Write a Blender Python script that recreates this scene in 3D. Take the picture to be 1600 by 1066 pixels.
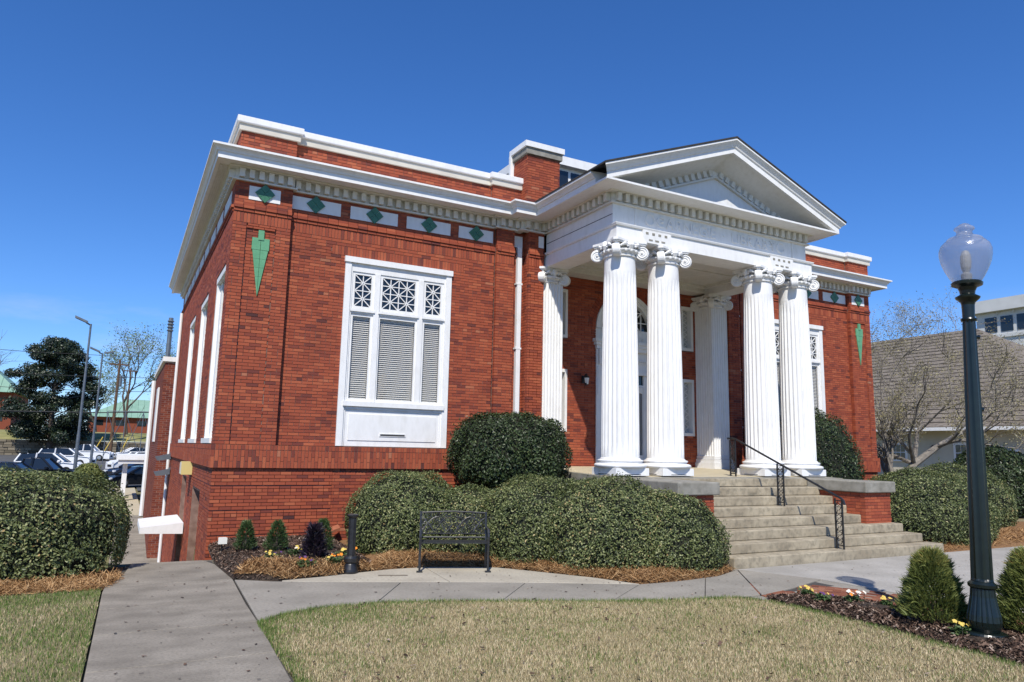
import bpy, math, random
import numpy as np
from mathutils import Vector, Matrix

random.seed(7); RNG = np.random.default_rng(7)
for o in list(bpy.data.objects): bpy.data.objects.remove(o)
SC = bpy.context.scene; COL = SC.collection

# ---------------------------------------------------------------- camera
CAM = Vector((0, 0, 1.85)); FPX = 1114.0
def cam_axes(yaw=0.4941, pit=0.15227, rol=0.02105):
    cy, sy, cp, sp = math.cos(yaw), math.sin(yaw), math.cos(pit), math.sin(pit)
    F = Vector((sy*cp, cy*cp, sp)); r0 = Vector((cy, -sy, 0)); u0 = r0.cross(F)
    return r0*math.cos(rol)+u0*math.sin(rol), -r0*math.sin(rol)+u0*math.cos(rol), F
CR, CU, CF = cam_axes()
cd = bpy.data.cameras.new('camera'); cam = bpy.data.objects.new('camera', cd); COL.objects.link(cam)
cam.matrix_world = Matrix.Translation(CAM) @ Matrix((CR, CU, -CF)).transposed().to_4x4()
cd.sensor_width = 36; cd.lens = FPX/1600*36; cd.clip_start = 0.1; cd.clip_end = 3000
SC.camera = cam

# ---------------------------------------------------------------- sky, sun, exposure
SUN_EL = math.radians(49.2); SUN_AZ = math.atan2(-0.534, -0.845)   # azimuth from +Y towards +X
w = bpy.data.worlds.new('World'); SC.world = w; w.use_nodes = True
nt = w.node_tree; nt.nodes.clear()
N = nt.nodes.new; Lk = nt.links.new
out = N('ShaderNodeOutputWorld'); bg = N('ShaderNodeBackground'); sky = N('ShaderNodeTexSky')
sky.sky_type = 'NISHITA'; sky.sun_disc = False; sky.sun_elevation = SUN_EL; sky.sun_rotation = SUN_AZ % (2*math.pi)
sky.air_density = 1.0; sky.dust_density = 0.0; sky.ozone_density = 3.5; sky.altitude = 300
hsv = N('ShaderNodeHueSaturation'); hsv.inputs['Saturation'].default_value = 1.1; hsv.inputs['Value'].default_value = 1.0
tint = N('ShaderNodeMix'); tint.data_type = 'RGBA'; tint.blend_type = 'MULTIPLY'; tint.inputs[0].default_value = 1; tint.inputs[7].default_value = (.62, .76, 1.04, 1)
Lk(sky.outputs[0], tint.inputs[6]); Lk(tint.outputs[2], hsv.inputs['Color'])
# a few thin fair-weather clouds low over the horizon
tc = N('ShaderNodeTexCoord'); mp = N('ShaderNodeMapping'); mp.inputs['Scale'].default_value = (1.6, 1.6, 7.0)
nz = N('ShaderNodeTexNoise'); nz.inputs['Scale'].default_value = 2.6; nz.inputs['Detail'].default_value = 9; nz.inputs['Roughness'].default_value = .62
sep = N('ShaderNodeSeparateXYZ'); Lk(tc.outputs['Generated'], sep.inputs[0]); Lk(tc.outputs['Generated'], mp.inputs[0]); Lk(mp.outputs[0], nz.inputs['Vector'])
cr = N('ShaderNodeMapRange'); cr.inputs[1].default_value = .52; cr.inputs[2].default_value = .70; Lk(nz.outputs['Fac'], cr.inputs[0])
el = N('ShaderNodeMapRange'); el.inputs[1].default_value = .20; el.inputs[2].default_value = .06; Lk(sep.outputs[2], el.inputs[0])
mu = N('ShaderNodeMath'); mu.operation = 'MULTIPLY'; Lk(cr.outputs[0], mu.inputs[0]); Lk(el.outputs[0], mu.inputs[1])
mu2 = N('ShaderNodeMath'); mu2.operation = 'MULTIPLY'; mu2.inputs[1].default_value = .5; Lk(mu.outputs[0], mu2.inputs[0])
mx = N('ShaderNodeMix'); mx.data_type = 'RGBA'; Lk(mu2.outputs[0], mx.inputs[0]); Lk(hsv.outputs[0], mx.inputs[6]); mx.inputs[7].default_value = (5.0, 5.2, 6.2, 1)
Lk(mx.outputs[2], bg.inputs[0]); bg.inputs[1].default_value = 0.118; Lk(bg.outputs[0], out.inputs[0])
sl = bpy.data.lights.new('sun', 'SUN'); sun = bpy.data.objects.new('sun', sl); COL.objects.link(sun)
sl.energy = 4.0; sl.angle = math.radians(.53); sl.color = (1, .95, .86)
sd = Vector((math.sin(SUN_AZ)*math.cos(SUN_EL), math.cos(SUN_AZ)*math.cos(SUN_EL), math.sin(SUN_EL)))
sun.rotation_euler = (sd).to_track_quat('Z', 'Y').to_euler(); sun.location = sd*60
SC.view_settings.view_transform = 'Standard'; SC.view_settings.look = 'None'; SC.view_settings.gamma = 1
SC.view_settings.exposure = 0.38; SC.view_settings.use_curve_mapping = False
SC.render.engine = 'CYCLES'

# ---------------------------------------------------------------- materials
MATS = {}
def nodes(name):
    m = bpy.data.materials.new(name); m.use_nodes = True; MATS[name] = m
    return m, m.node_tree.nodes, m.node_tree.links, m.node_tree.nodes['Principled BSDF']
def mat(name, c, rough=.6, c2=None, scale=8., detail=4., bump=0., bscale=60., spec=.4, metal=0., lo=.35, hi=.65, stretch=None, c3=None, scale3=40., amt3=.5):
    m, n, l, b = nodes(name)
    b.inputs['Roughness'].default_value = rough; b.inputs['Metallic'].default_value = metal; b.inputs['Specular IOR Level'].default_value = spec
    g = n.new('ShaderNodeNewGeometry'); vec = g.outputs['Position']
    if stretch:
        q = n.new('ShaderNodeMapping'); q.inputs['Scale'].default_value = stretch; l.new(vec, q.inputs[0]); vec = q.outputs[0]
    b.inputs['Base Color'].default_value = (*c, 1)
    if c2:
        t = n.new('ShaderNodeTexNoise'); t.inputs['Scale'].default_value = scale; t.inputs['Detail'].default_value = detail; l.new(vec, t.inputs['Vector'])
        r = n.new('ShaderNodeValToRGB'); r.color_ramp.elements[0].position = lo; r.color_ramp.elements[1].position = hi
        r.color_ramp.elements[0].color = (*c, 1); r.color_ramp.elements[1].color = (*c2, 1); l.new(t.outputs['Fac'], r.inputs[0])
        o_ = r.outputs[0]
        if c3:
            t3 = n.new('ShaderNodeTexNoise'); t3.inputs['Scale'].default_value = scale3; t3.inputs['Detail'].default_value = 3; l.new(vec, t3.inputs['Vector'])
            mr = n.new('ShaderNodeMapRange'); mr.inputs[1].default_value = .45; mr.inputs[2].default_value = .75; mr.inputs[4].default_value = amt3; l.new(t3.outputs['Fac'], mr.inputs[0])
            x = n.new('ShaderNodeMix'); x.data_type = 'RGBA'; l.new(mr.outputs[0], x.inputs[0]); l.new(o_, x.inputs[6]); x.inputs[7].default_value = (*c3, 1); o_ = x.outputs[2]
        l.new(o_, b.inputs['Base Color'])
    if bump:
        t2 = n.new('ShaderNodeTexNoise'); t2.inputs['Scale'].default_value = bscale; t2.inputs['Detail'].default_value = 5; l.new(vec, t2.inputs['Vector'])
        bp = n.new('ShaderNodeBump'); bp.inputs['Strength'].default_value = bump; bp.inputs['Distance'].default_value = .01; l.new(t2.outputs['Fac'], bp.inputs['Height']); l.new(bp.outputs[0], b.inputs['Normal'])
    return m
def rmat(name, stops, rough=.6, spec=.4, scale=1.2, amt=.35, dark=(.02, .02, .02), bump=0, bscale=90, sub=0, trans=None, dirt=.55):
    """colour picked by the per-face attribute rnd, weathered by a slow noise"""
    m, n, l, b = nodes(name); b.inputs['Roughness'].default_value = rough; b.inputs['Specular IOR Level'].default_value = spec
    a = n.new('ShaderNodeAttribute'); a.attribute_name = 'rnd'
    r = n.new('ShaderNodeValToRGB'); e = r.color_ramp.elements
    while len(e) < len(stops): e.new(.5)
    for k, (p, c) in enumerate(stops): e[k].position = p; e[k].color = (*c, 1)
    l.new(a.outputs['Fac'], r.inputs[0])
    g = n.new('ShaderNodeNewGeometry'); t = n.new('ShaderNodeTexNoise'); t.inputs['Scale'].default_value = scale; t.inputs['Detail'].default_value = 6; l.new(g.outputs['Position'], t.inputs['Vector'])
    mr = n.new('ShaderNodeMapRange'); mr.inputs[1].default_value = dirt; mr.inputs[2].default_value = dirt+.25; mr.inputs[4].default_value = amt; l.new(t.outputs['Fac'], mr.inputs[0])
    x = n.new('ShaderNodeMix'); x.data_type = 'RGBA'; l.new(mr.outputs[0], x.inputs[0]); l.new(r.outputs[0], x.inputs[6]); x.inputs[7].default_value = (*dark, 1); l.new(x.outputs[2], b.inputs['Base Color'])
    if bump:
        t2 = n.new('ShaderNodeTexNoise'); t2.inputs['Scale'].default_value = bscale; t2.inputs['Detail'].default_value = 4; l.new(g.outputs['Position'], t2.inputs['Vector'])
        bp = n.new('ShaderNodeBump'); bp.inputs['Strength'].default_value = bump; bp.inputs['Distance'].default_value = .006; l.new(t2.outputs['Fac'], bp.inputs['Height']); l.new(bp.outputs[0], b.inputs['Normal'])
    if trans:
        b.inputs['Transmission Weight'].default_value = 0; b.inputs['Subsurface Weight'].default_value = 0
        tr = n.new('ShaderNodeBsdfTranslucent'); l.new(x.outputs[2], tr.inputs[0]); ms = n.new('ShaderNodeMixShader'); ms.inputs[0].default_value = trans
        l.new(b.outputs[0], ms.inputs[1]); l.new(tr.outputs[0], ms.inputs[2]); l.new(ms.outputs[0], n['Material Output'].inputs[0])
    return m
def glassmat(name, tint=(1, 1, 1), rough=.02, base=.04):
    m = bpy.data.materials.new(name); m.use_nodes = True; n = m.node_tree.nodes; l = m.node_tree.links; n.clear(); MATS[name] = m
    o_ = n.new('ShaderNodeOutputMaterial'); tr = n.new('ShaderNodeBsdfTransparent'); tr.inputs[0].default_value = (*tint, 1)
    gl = n.new('ShaderNodeBsdfGlossy'); gl.inputs['Roughness'].default_value = rough; fr = n.new('ShaderNodeFresnel'); fr.inputs[0].default_value = 1.5
    ms = n.new('ShaderNodeMixShader'); ge = n.new('ShaderNodeNewGeometry'); ma = n.new('ShaderNodeMath'); ma.operation = 'SUBTRACT'; ma.use_clamp = True; l.new(fr.outputs[0], ma.inputs[0]); l.new(ge.outputs['Backfacing'], ma.inputs[1]); l.new(ma.outputs[0], ms.inputs[0]); l.new(tr.outputs[0], ms.inputs[1]); l.new(gl.outputs[0], ms.inputs[2]); l.new(ms.outputs[0], o_.inputs[0])
    return m
BR = [(0, (.075, .029, .027)), (.12, (.17, .044, .031)), (.32, (.275, .062, .032)), (.65, (.35, .083, .039)), (.9, (.405, .112, .052)), (1, (.37, .17, .10))]
rmat('brick', BR, .75, .25, 1.1, .4, (.09, .025, .018), .35, 160)
rmat('far_brick', [(0, (.13, .035, .025)), (.5, (.21, .055, .03)), (1, (.26, .085, .05))], .8, .2, 1.5, .3, (.1, .035, .03))
mat('mortar', (.15, .085, .065), .9, (.25, .16, .125), 6, bump=.4, bscale=120)
mat('old_mortar', (.17, .085, .06), .9, (.23, .12, .085), 6, bump=.4, bscale=120)
mat('pale_mortar', (.42, .37, .32), .9, (.5, .45, .4), 6)
mat('white_paint', (.79, .785, .77), .6, (.70, .69, .66), 2.2, 8, lo=.5, hi=.85, bump=.12, bscale=40, c3=(.45, .43, .38), scale3=6, amt3=.16, stretch=(2, 2, .8))
mat('cream_trim', (.66, .62, .53), .6, (.58, .54, .46), 2.5, 6, bump=.1, bscale=30)
mat('soffit_paint', (.74, .72, .66), .6, (.66, .64, .58), 2, 6, c3=(.3, .27, .22), scale3=13, amt3=.18)
mat('frame_dark_joint', (.05, .05, .05), .8)
mat('green_tile', (.11, .31, .155), .4, (.14, .36, .19), 9, spec=.5)
mat('dark_green_tile', (.04, .14, .075), .4, (.055, .18, .10), 9, spec=.5)
mat('roof_dark', (.03, .028, .027), .85, (.05, .046, .042), 9)
mat('stone', (.30, .285, .245), .85, (.22, .205, .17), 5, 7, bump=.3, bscale=70, c3=(.10, .10, .08), scale3=9, amt3=.4)
mat('step_concrete', (.42, .362, .26), .9, (.28, .235, .165), 2.2, 8, bump=.45, bscale=90, c3=(.11, .10, .075), scale3=11, amt3=.6)
mat('porch_floor', (.52, .45, .31), .75, (.46, .40, .28), 3, 5, bump=.1)
mat('walk', (.33, .30, .25), .9, (.235, .213, .175), 1.1, 9, bump=.4, bscale=140, c3=(.16, .145, .12), scale3=26, amt3=.45)
mat('walk_new', (.46, .415, .325), .9, (.37, .33, .26), 1.6, 9, bump=.35, bscale=140, c3=(.22, .20, .16), scale3=22, amt3=.4)
mat('plaza', (.40, .375, .335), .9, (.31, .29, .255), 1.2, 9, bump=.35, bscale=140, c3=(.20, .185, .16), scale3=30, amt3=.4)
mat('path_old', (.31, .275, .222), .92, (.20, .176, .14), 1.6, 9, bump=.7, bscale=75, c3=(.115, .10, .08), scale3=34, amt3=.6, stretch=(1, 1.5, 1))
mat('joint', (.06, .055, .048), .95)
rmat('paver', [(0, (.15, .05, .03)), (.5, (.24, .085, .045)), (1, (.30, .13, .075))], .85, .2, 3, .3, (.09, .05, .035))
mat('soil', (.055, .037, .024), .95, (.03, .021, .015), 14, bump=.8, bscale=60)
mat('straw_bed', (.26, .145, .062), .95, (.16, .080, .032), 22, 6, bump=1.0, bscale=90)
rmat('mulch', [(0, (.022, .013, .010)), (.5, (.085, .050, .034)), (.85, (.19, .125, .09)), (1, (.36, .28, .22))], .9, .2, 3, .2)
rmat('straw', [(0, (.15, .070, .024)), (.5, (.34, .185, .075)), (1, (.52, .34, .17))], .8, .25, 4, .2, (.1, .05, .02))
mat('lawn_base', (.30, .245, .14), .95, (.22, .19, .095), 3.0, 8, bump=.9, bscale=160, c3=(.13, .095, .055), scale3=45, amt3=.75)
rmat('dry_grass', [(0, (.14, .10, .05)), (.25, (.36, .28, .155)), (.65, (.56, .46, .28)), (.9, (.68, .58, .38)), (1, (.16, .19, .06))], .8, .2, .9, .55, (.30, .25, .13), dirt=.48)
rmat('green_grass', [(0, (.055, .10, .02)), (.6, (.11, .18, .035)), (.85, (.20, .24, .07)), (1, (.40, .34, .16))], .7, .25, 2, .2, (.2, .18, .08))
mat('far_ground', (.13, .13, .05), .95, (.20, .17, .08), .35, 6)
mat('bank_grass', (.20, .20, .06), .95, (.30, .27, .11), .5, 8)
mat('asphalt', (.075, .074, .072), .9, (.11, .108, .104), .6, 7, bump=.2)
HL = [(0, (.016, .024, .010)), (.28, (.072, .096, .030)), (.60, (.165, .195, .065)), (.87, (.33, .34, .15)), (1, (.42, .30, .13))]
rmat('hedge_leaf', HL, .45, .4, 2.2, .25, (.12, .12, .045), trans=.18)
rmat('bush_leaf', [(0, (.014, .022, .009)), (.5, (.036, .058, .018)), (.9, (.085, .12, .04)), (1, (.17, .20, .08))], .42, .4, 2, .15, (.03, .05, .015), trans=.15)
rmat('pine_leaf', [(0, (.07, .095, .025)), (.5, (.20, .235, .065)), (.85, (.37, .36, .11)), (1, (.42, .24, .08))], .55, .4, 3, .3, (.2, .12, .04), trans=.35)
rmat('box_leaf', [(0, (.03, .055, .02)), (.6, (.075, .13, .04)), (1, (.16, .21, .075))], .5, .4, 3, .2, (.04, .06, .02), trans=.2)
rmat('purple_leaf', [(0, (.008, .006, .012)), (1, (.035, .02, .04))], .45, .4)
rmat('magnolia_leaf', [(0, (.006, .012, .006)), (.5, (.016, .030, .011)), (.88, (.04, .06, .022)), (1, (.14, .15, .08))], .4, .5, .5, .25, (.01, .015, .008))
rmat('bud', [(0, (.14, .115, .055)), (.6, (.27, .24, .12)), (1, (.48, .44, .27))], .7, .2)
rmat('spring_leaf', [(0, (.10, .15, .04)), (1, (.26, .30, .09))], .6, .2)
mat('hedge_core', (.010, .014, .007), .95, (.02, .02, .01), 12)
mat('bark', (.06, .048, .040), .95, (.12, .10, .085), 7, bump=.8, bscale=30)
mat('pale_bark', (.25, .225, .19), .95, (.16, .14, .12), 5, bump=.5, bscale=30)
mat('iron', (.012, .012, .013), .38, (.02, .02, .022), 20, spec=.5)
mat('lamp_green', (.005, .009, .008), .3, (.007, .013, .011), 14, spec=.55)
mat('bench_iron', (.02, .021, .023), .38, (.035, .036, .038), 30, spec=.5)
mat('grey_metal', (.17, .19, .21), .5, (.13, .15, .17), 4, metal=.5)
mat('wood_pole', (.14, .085, .05), .9, (.09, .055, .035), 6)
mat('blind', (.80, .80, .76), .6)
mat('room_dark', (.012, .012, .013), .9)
mat('lamp_white', (.75, .73, .66), .5); mat('bulb_grey', (.40, .39, .37), .4); mat('pale_pane', (.46, .47, .46), .3)
mat('plastic_yellow', (.62, .50, .20), .5)
mat('car_black', (.010, .011, .014), .18, spec=.6); mat('car_white', (.74, .75, .76), .25, spec=.5); mat('car_silver', (.30, .32, .34), .25, metal=.4); mat('car_blue', (.012, .02, .045), .2, spec=.6)
mat('tyre', (.015, .015, .015), .9); mat('rim', (.45, .46, .47), .3, metal=.7); mat('car_glass', (.012, .016, .02), .06, spec=.7); mat('headlight', (.7, .72, .74), .15, spec=.7)
mat('shingle', (.15, .125, .10), .95, (.24, .205, .165), 2.6, 9, bump=.6, bscale=14, c3=(.07, .056, .045), scale3=7, amt3=.6, stretch=(1, 1, 3.5))
mat('cream_wall', (.58, .53, .42), .85, (.53, .48, .38), 1.2, 6)
mat('modern_white', (.60, .60, .57), .7, (.54, .54, .51), 1, 5)
mat('green_metal_roof', (.20, .34, .25), .6, (.25, .40, .30), .8, 5)
mat('rock', (.21, .18, .135), .95, (.13, .11, .085), 2.5, 7, bump=.7, bscale=8)
rmat('wall_stone', [(0, (.10, .085, .062)), (.5, (.20, .17, .125)), (1, (.31, .27, .20))], .95, .2, 1, .3, (.05, .045, .03))
mat('flower_yellow', (.62, .46, .10), .6); mat('flower_orange', (.75, .24, .015), .6); mat('flower_white', (.75, .70, .60), .6); mat('flower_purple', (.09, .03, .15), .6)
mat('terracotta', (.34, .12, .06), .8, (.27, .095, .05), 8)
mat('wire', (.03, .03, .03), .7)
mat('yellow_paint', (.60, .42, .06), .6)
glassmat('window_glass', (.90, .89, .88))
glassmat('globe_plain', (.9, .92, .94), .15)
def globe_material():
    m = bpy.data.materials.new('globe_glass'); m.use_nodes = True; MATS['globe_glass'] = m
    n = m.node_tree.nodes; l = m.node_tree.links; n.clear(); o_ = n.new('ShaderNodeOutputMaterial')
    tr = n.new('ShaderNodeBsdfTransparent'); tr.inputs[0].default_value = (.93, .94, .96, 1)
    gl = n.new('ShaderNodeBsdfGlossy'); gl.inputs['Roughness'].default_value = .16
    df = n.new('ShaderNodeBsdfTranslucent'); df.inputs[0].default_value = (.62, .63, .68, 1)
    d2 = n.new('ShaderNodeBsdfDiffuse'); d2.inputs[0].default_value = (.5, .51, .55, 1)
    g = n.new('ShaderNodeNewGeometry'); t = n.new('ShaderNodeTexNoise'); t.inputs['Scale'].default_value = 95; l.new(g.outputs['Position'], t.inputs['Vector'])
    bp = n.new('ShaderNodeBump'); bp.inputs['Strength'].default_value = .35; bp.inputs['Distance'].default_value = .006; l.new(t.outputs['Fac'], bp.inputs['Height'])
    for s in (gl, df, d2): l.new(bp.outputs[0], s.inputs['Normal'])
    fr = n.new('ShaderNodeFresnel'); fr.inputs[0].default_value = 1.45; l.new(bp.outputs[0], fr.inputs['Normal'])
    a = n.new('ShaderNodeMixShader'); a.inputs[0].default_value = .34; l.new(tr.outputs[0], a.inputs[1]); l.new(df.outputs[0], a.inputs[2])
    c = n.new('ShaderNodeMixShader'); c.inputs[0].default_value = .12; l.new(a.outputs[0], c.inputs[1]); l.new(d2.outputs[0], c.inputs[2])
    ma = n.new('ShaderNodeMath'); ma.operation = 'SUBTRACT'; ma.use_clamp = True; l.new(fr.outputs[0], ma.inputs[0]); l.new(g.outputs['Backfacing'], ma.inputs[1]); b = n.new('ShaderNodeMixShader'); l.new(ma.outputs[0], b.inputs[0]); l.new(c.outputs[0], b.inputs[1]); l.new(gl.outputs[0], b.inputs[2]); l.new(b.outputs[0], o_.inputs[0])
globe_material()

# ---------------------------------------------------------------- mesh helpers
def tag(o, label=None, cat=None, group=None, kind=None):
    for k, v in (('label', label), ('category', cat), ('group', group), ('kind', kind)):
        if v: o[k] = v
    return o
def link(name, me, parent=None, m=None):
    """vertices of me are in world axes (or local to a thing that is placed later)"""
    o = bpy.data.objects.new(name, me); COL.objects.link(o)
    if m: me.materials.clear(); me.materials.append(MATS[m])
    if parent:
        o.parent = parent
        if parent.name in WORLD: o.matrix_parent_inverse = Matrix.Translation(-parent.location)
    return o
WORLD = set()      # things whose parts are given in world coordinates
def thing(name, label, cat, loc=(0, 0, 0), rz=0, group=None, world=False):
    o = bpy.data.objects.new(name, None); COL.objects.link(o); o.location = loc; o.rotation_euler = (0, 0, rz); o.empty_display_size = .2
    if world: WORLD.add(o.name)
    return tag(o, label, cat, group)
def dup(root, loc=None, rz=None, label=None, group=None, parent=None):
    r = root.copy(); COL.objects.link(r)
    if loc is not None: r.location = loc
    if rz is not None: r.rotation_euler = (0, 0, rz)
    if label: r['label'] = label
    if group: r['group'] = group
    for c in [x for x in root.children]:
        d = c.copy(); COL.objects.link(d); d.parent = r
        for g in c.children:
            e = g.copy(); COL.objects.link(e); e.parent = d
    return r
class MB:
    def __init__(s): s.v = []; s.f = []
    def add(s, vs, fs):
        k = len(s.v); s.v += [tuple(p) for p in vs]; s.f += [tuple(i+k for i in f) for f in fs]; return s
    def box(s, x0, x1, y0, y1, z0, z1):
        return s.add([(x0, y0, z0), (x1, y0, z0), (x1, y1, z0), (x0, y1, z0), (x0, y0, z1), (x1, y0, z1), (x1, y1, z1), (x0, y1, z1)],
                     [(0, 3, 2, 1), (4, 5, 6, 7), (0, 1, 5, 4), (1, 2, 6, 5), (2, 3, 7, 6), (3, 0, 4, 7)])
    def prism(s, poly, z0, z1):                     # plan polygon (ccw) extruded upwards
        n = len(poly); s.add([(x, y, z0) for x, y in poly]+[(x, y, z1) for x, y in poly],
            [tuple(range(n-1, -1, -1)), tuple(range(n, 2*n))]+[(i, (i+1) % n, n+(i+1) % n, n+i) for i in range(n)]); return s
    def slab(s, poly3, d):                          # planar polygon extruded by vector d
        n = len(poly3); p = [Vector(q) for q in poly3]; d = Vector(d)
        s.add(p+[q+d for q in p], [tuple(range(n-1, -1, -1)), tuple(range(n, 2*n))]+[(i, (i+1) % n, n+(i+1) % n, n+i) for i in range(n)]); return s
    def tube(s, pts, r, n=6, cap=True):
        pts = [Vector(p) for p in pts]; k0 = len(s.v); m = len(pts)
        rr = r if isinstance(r, (list, tuple)) else [r]*m
        up = None
        for i, p in enumerate(pts):
            t = (pts[min(i+1, m-1)]-pts[max(i-1, 0)]).normalized()
            if up is None: up = Vector((0, 0, 1)) if abs(t.z) < .9 else Vector((1, 0, 0))
            a = t.cross(up).normalized(); b = a.cross(t).normalized(); up = b
            for j in range(n):
                th = 2*math.pi*j/n; s.v.append(tuple(p+(a*math.cos(th)+b*math.sin(th))*rr[i]))
        for i in range(m-1):
            for j in range(n):
                q = k0+i*n; s.f.append((q+j, q+(j+1) % n, q+n+(j+1) % n, q+n+j))
        if cap: s.f.append(tuple(k0+j for j in range(n-1, -1, -1))); s.f.append(tuple(k0+(m-1)*n+j for j in range(n)))
        return s
    def lathe(s, prof, n=24, c=(0, 0, 0), cap=True, mod=None):
        k0 = len(s.v)
        for i, (r, z) in enumerate(prof):
            for j in range(n):
                th = 2*math.pi*j/n; q = r*(mod(i, j, th) if mod else 1); s.v.append((c[0]+q*math.cos(th), c[1]+q*math.sin(th), c[2]+z))
        for i in range(len(prof)-1):
            for j in range(n): q = k0+i*n; s.f.append((q+j, q+(j+1) % n, q+n+(j+1) % n, q+n+j))
        if cap: s.f.append(tuple(k0+j for j in range(n-1, -1, -1))); s.f.append(tuple(k0+(len(prof)-1)*n+j for j in range(n)))
        return s
    def sweep(s, path, prof, closed=True):          # plan path, profile (offset to the right hand side, z)
        P = [Vector(p) for p in path]; n = len(prof); k0 = len(s.v)
        for i, p in enumerate(P):
            d1 = (P[i]-P[i-1]).normalized() if i else (P[1]-P[0]).normalized(); d2 = (P[i+1]-P[i]).normalized() if i < len(P)-1 else d1
            n1 = Vector((d1.y, -d1.x)); n2 = Vector((d2.y, -d2.x)); m = (n1+n2); m = m/(1+n1.dot(n2)) if i and i < len(P)-1 else n1
            for (o_, z) in prof: s.v.append((p.x+m.x*o_, p.y+m.y*o_, z))
        for i in range(len(P)-1):
            for j in range(n if closed else n-1): a = k0+i*n; s.f.append((a+j, a+n+j, a+n+(j+1) % n, a+(j+1) % n))
        if closed: s.f.append(tuple(k0+j for j in range(n))); s.f.append(tuple(k0+(len(P)-1)*n+j for j in range(n-1, -1, -1)))
        return s
    def build(s, name, m, parent=None, smooth=False, bevel=0, fix=True):
        me = bpy.data.meshes.new(name); me.from_pydata(s.v, [], s.f); me.materials.append(MATS[m])
        if fix:
            import bmesh
            b = bmesh.new(); b.from_mesh(me); bmesh.ops.recalc_face_normals(b, faces=b.faces); b.to_mesh(me); b.free()
        if smooth: me.polygons.foreach_set('use_smooth', [True]*len(me.polygons))
        o = link(name, me, parent)
        if bevel:
            bv = o.modifiers.new('bevel', 'BEVEL'); bv.width = bevel; bv.segments = 2; bv.limit_method = 'ANGLE'; bv.angle_limit = .6
        return o
def fastmesh(name, V, Fc, m, parent=None, rnd=None, smooth=False):
    """V (n,3) float array, Fc (k,c) int array with c corners per face; rnd = per-face random value"""
    me = bpy.data.meshes.new(name); V = np.ascontiguousarray(V, np.float32); Fc = np.ascontiguousarray(Fc, np.int32); k, c = Fc.shape
    me.vertices.add(len(V)); me.vertices.foreach_set('co', V.ravel()); me.loops.add(k*c); me.loops.foreach_set('vertex_index', Fc.ravel())
    me.polygons.add(k); me.polygons.foreach_set('loop_start', np.arange(k, dtype=np.int32)*c); me.polygons.foreach_set('loop_total', np.full(k, c, np.int32))
    if rnd is not None: me.attributes.new('rnd', 'FLOAT', 'FACE').data.foreach_set('value', np.ascontiguousarray(rnd, np.float32))
    me.polygons.foreach_set('use_smooth', np.zeros(k, bool)); me.update(calc_edges=True); me.validate(); me.materials.append(MATS[m])
    return link(name, me, parent)
def part(name, m, parent, fn, **k):
    b = MB(); fn(b); return b.build(name, m, parent, **k)
def pbox(name, m, parent, *a, **k):
    return MB().box(*a).build(name, m, parent, fix=False, **k)
def proj(P):
    v = Vector(P)-CAM; z = v.dot(CF); return (800+FPX*v.dot(CR)/z, 533-FPX*v.dot(CU)/z, z)
# ================================================================ the library
XL, XR, YF, XP = 1.532, 20.964, 14.5, 11.575      # corners, pilaster plane, portico axis
YW = 14.62                                        # recessed wall plane
B = thing('library_building', 'red brick library with white columned portico, pediment and white window trim', 'building', (11.25, 14.6, 0), world=True)
CH = .0648                                        # brick course
BRK = []                                          # bricks: x0 x1 y0 y1 z0 z1
def emit(face, pos, u0, u1, z0, z1, t=.09, proud=0.):
    if u1-u0 < .02: return
    d = RNG.uniform(-.0015, .003)+proud
    if face == 'F': BRK.append((u0, u1, pos-d, pos+t, z0, z1))
    elif face == 'L': BRK.append((pos-d, pos+t, u0, u1, z0, z1))
    else: BRK.append((pos-t, pos+d, u0, u1, z0, z1))
def intervals(u0, u1, za, zb, holes):
    iv = [(u0, u1)]; zm = (za+zb)/2
    for h in holes:
        if callable(h): q = h(zm)
        else: q = (h[0], h[1]) if (zb > h[2]+.012 and za < h[3]-.012) else None
        if not q: continue
        nv = []
        for a, b in iv:
            if q[1] <= a or q[0] >= b: nv.append((a, b)); continue
            if q[0] > a: nv.append((a, q[0]))
            if q[1] < b: nv.append((q[1], b))
        iv = nv
    return iv
def run(face, pos, u0, u1, z0, z1, holes=(), grooves=(), ln=.213, proud=0., off=0.):
    n = max(1, round((z1-z0)/CH)); c = (z1-z0)/n
    for k in range(n):
        za, zb = z0+k*c+.005, z0+(k+1)*c-.005
        if any(abs(z0+(k+1)*c-g) < c*.5 for g in grooves): zb -= .014
        for a, b in intervals(u0, u1, za, zb, holes):
            x = a; first = True; header = (k % 7 == 6)
            L = .1065 if header else ln
            st = (off+(k % 2)*ln/2) % ln; x0 = math.floor((a-st)/L)*L+st
            while x0 < b:
                p, q = max(x0+.005, a+.002), min(x0+L-.005, b-.002); emit(face, pos, p, q, za, zb, proud=proud); x0 += L
def soldiers(face, pos, u0, u1, z0, z1, holes=(), proud=0., stag=False, w_=.066):
    n = round((u1-u0)/w_); w2 = (u1-u0)/n
    for i in range(n):
        a, b = u0+i*w2+.005, u0+(i+1)*w2-.005
        if stag:
            zm = z0+(.37 if i % 2 else .63)*(z1-z0); emit(face, pos, a, b, z0+.004, zm-.004, proud=proud); emit(face, pos, a, b, zm+.004, z1-.004, proud=proud)
        else: emit(face, pos, a, b, z0+.005, z1-.005, proud=proud)
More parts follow.
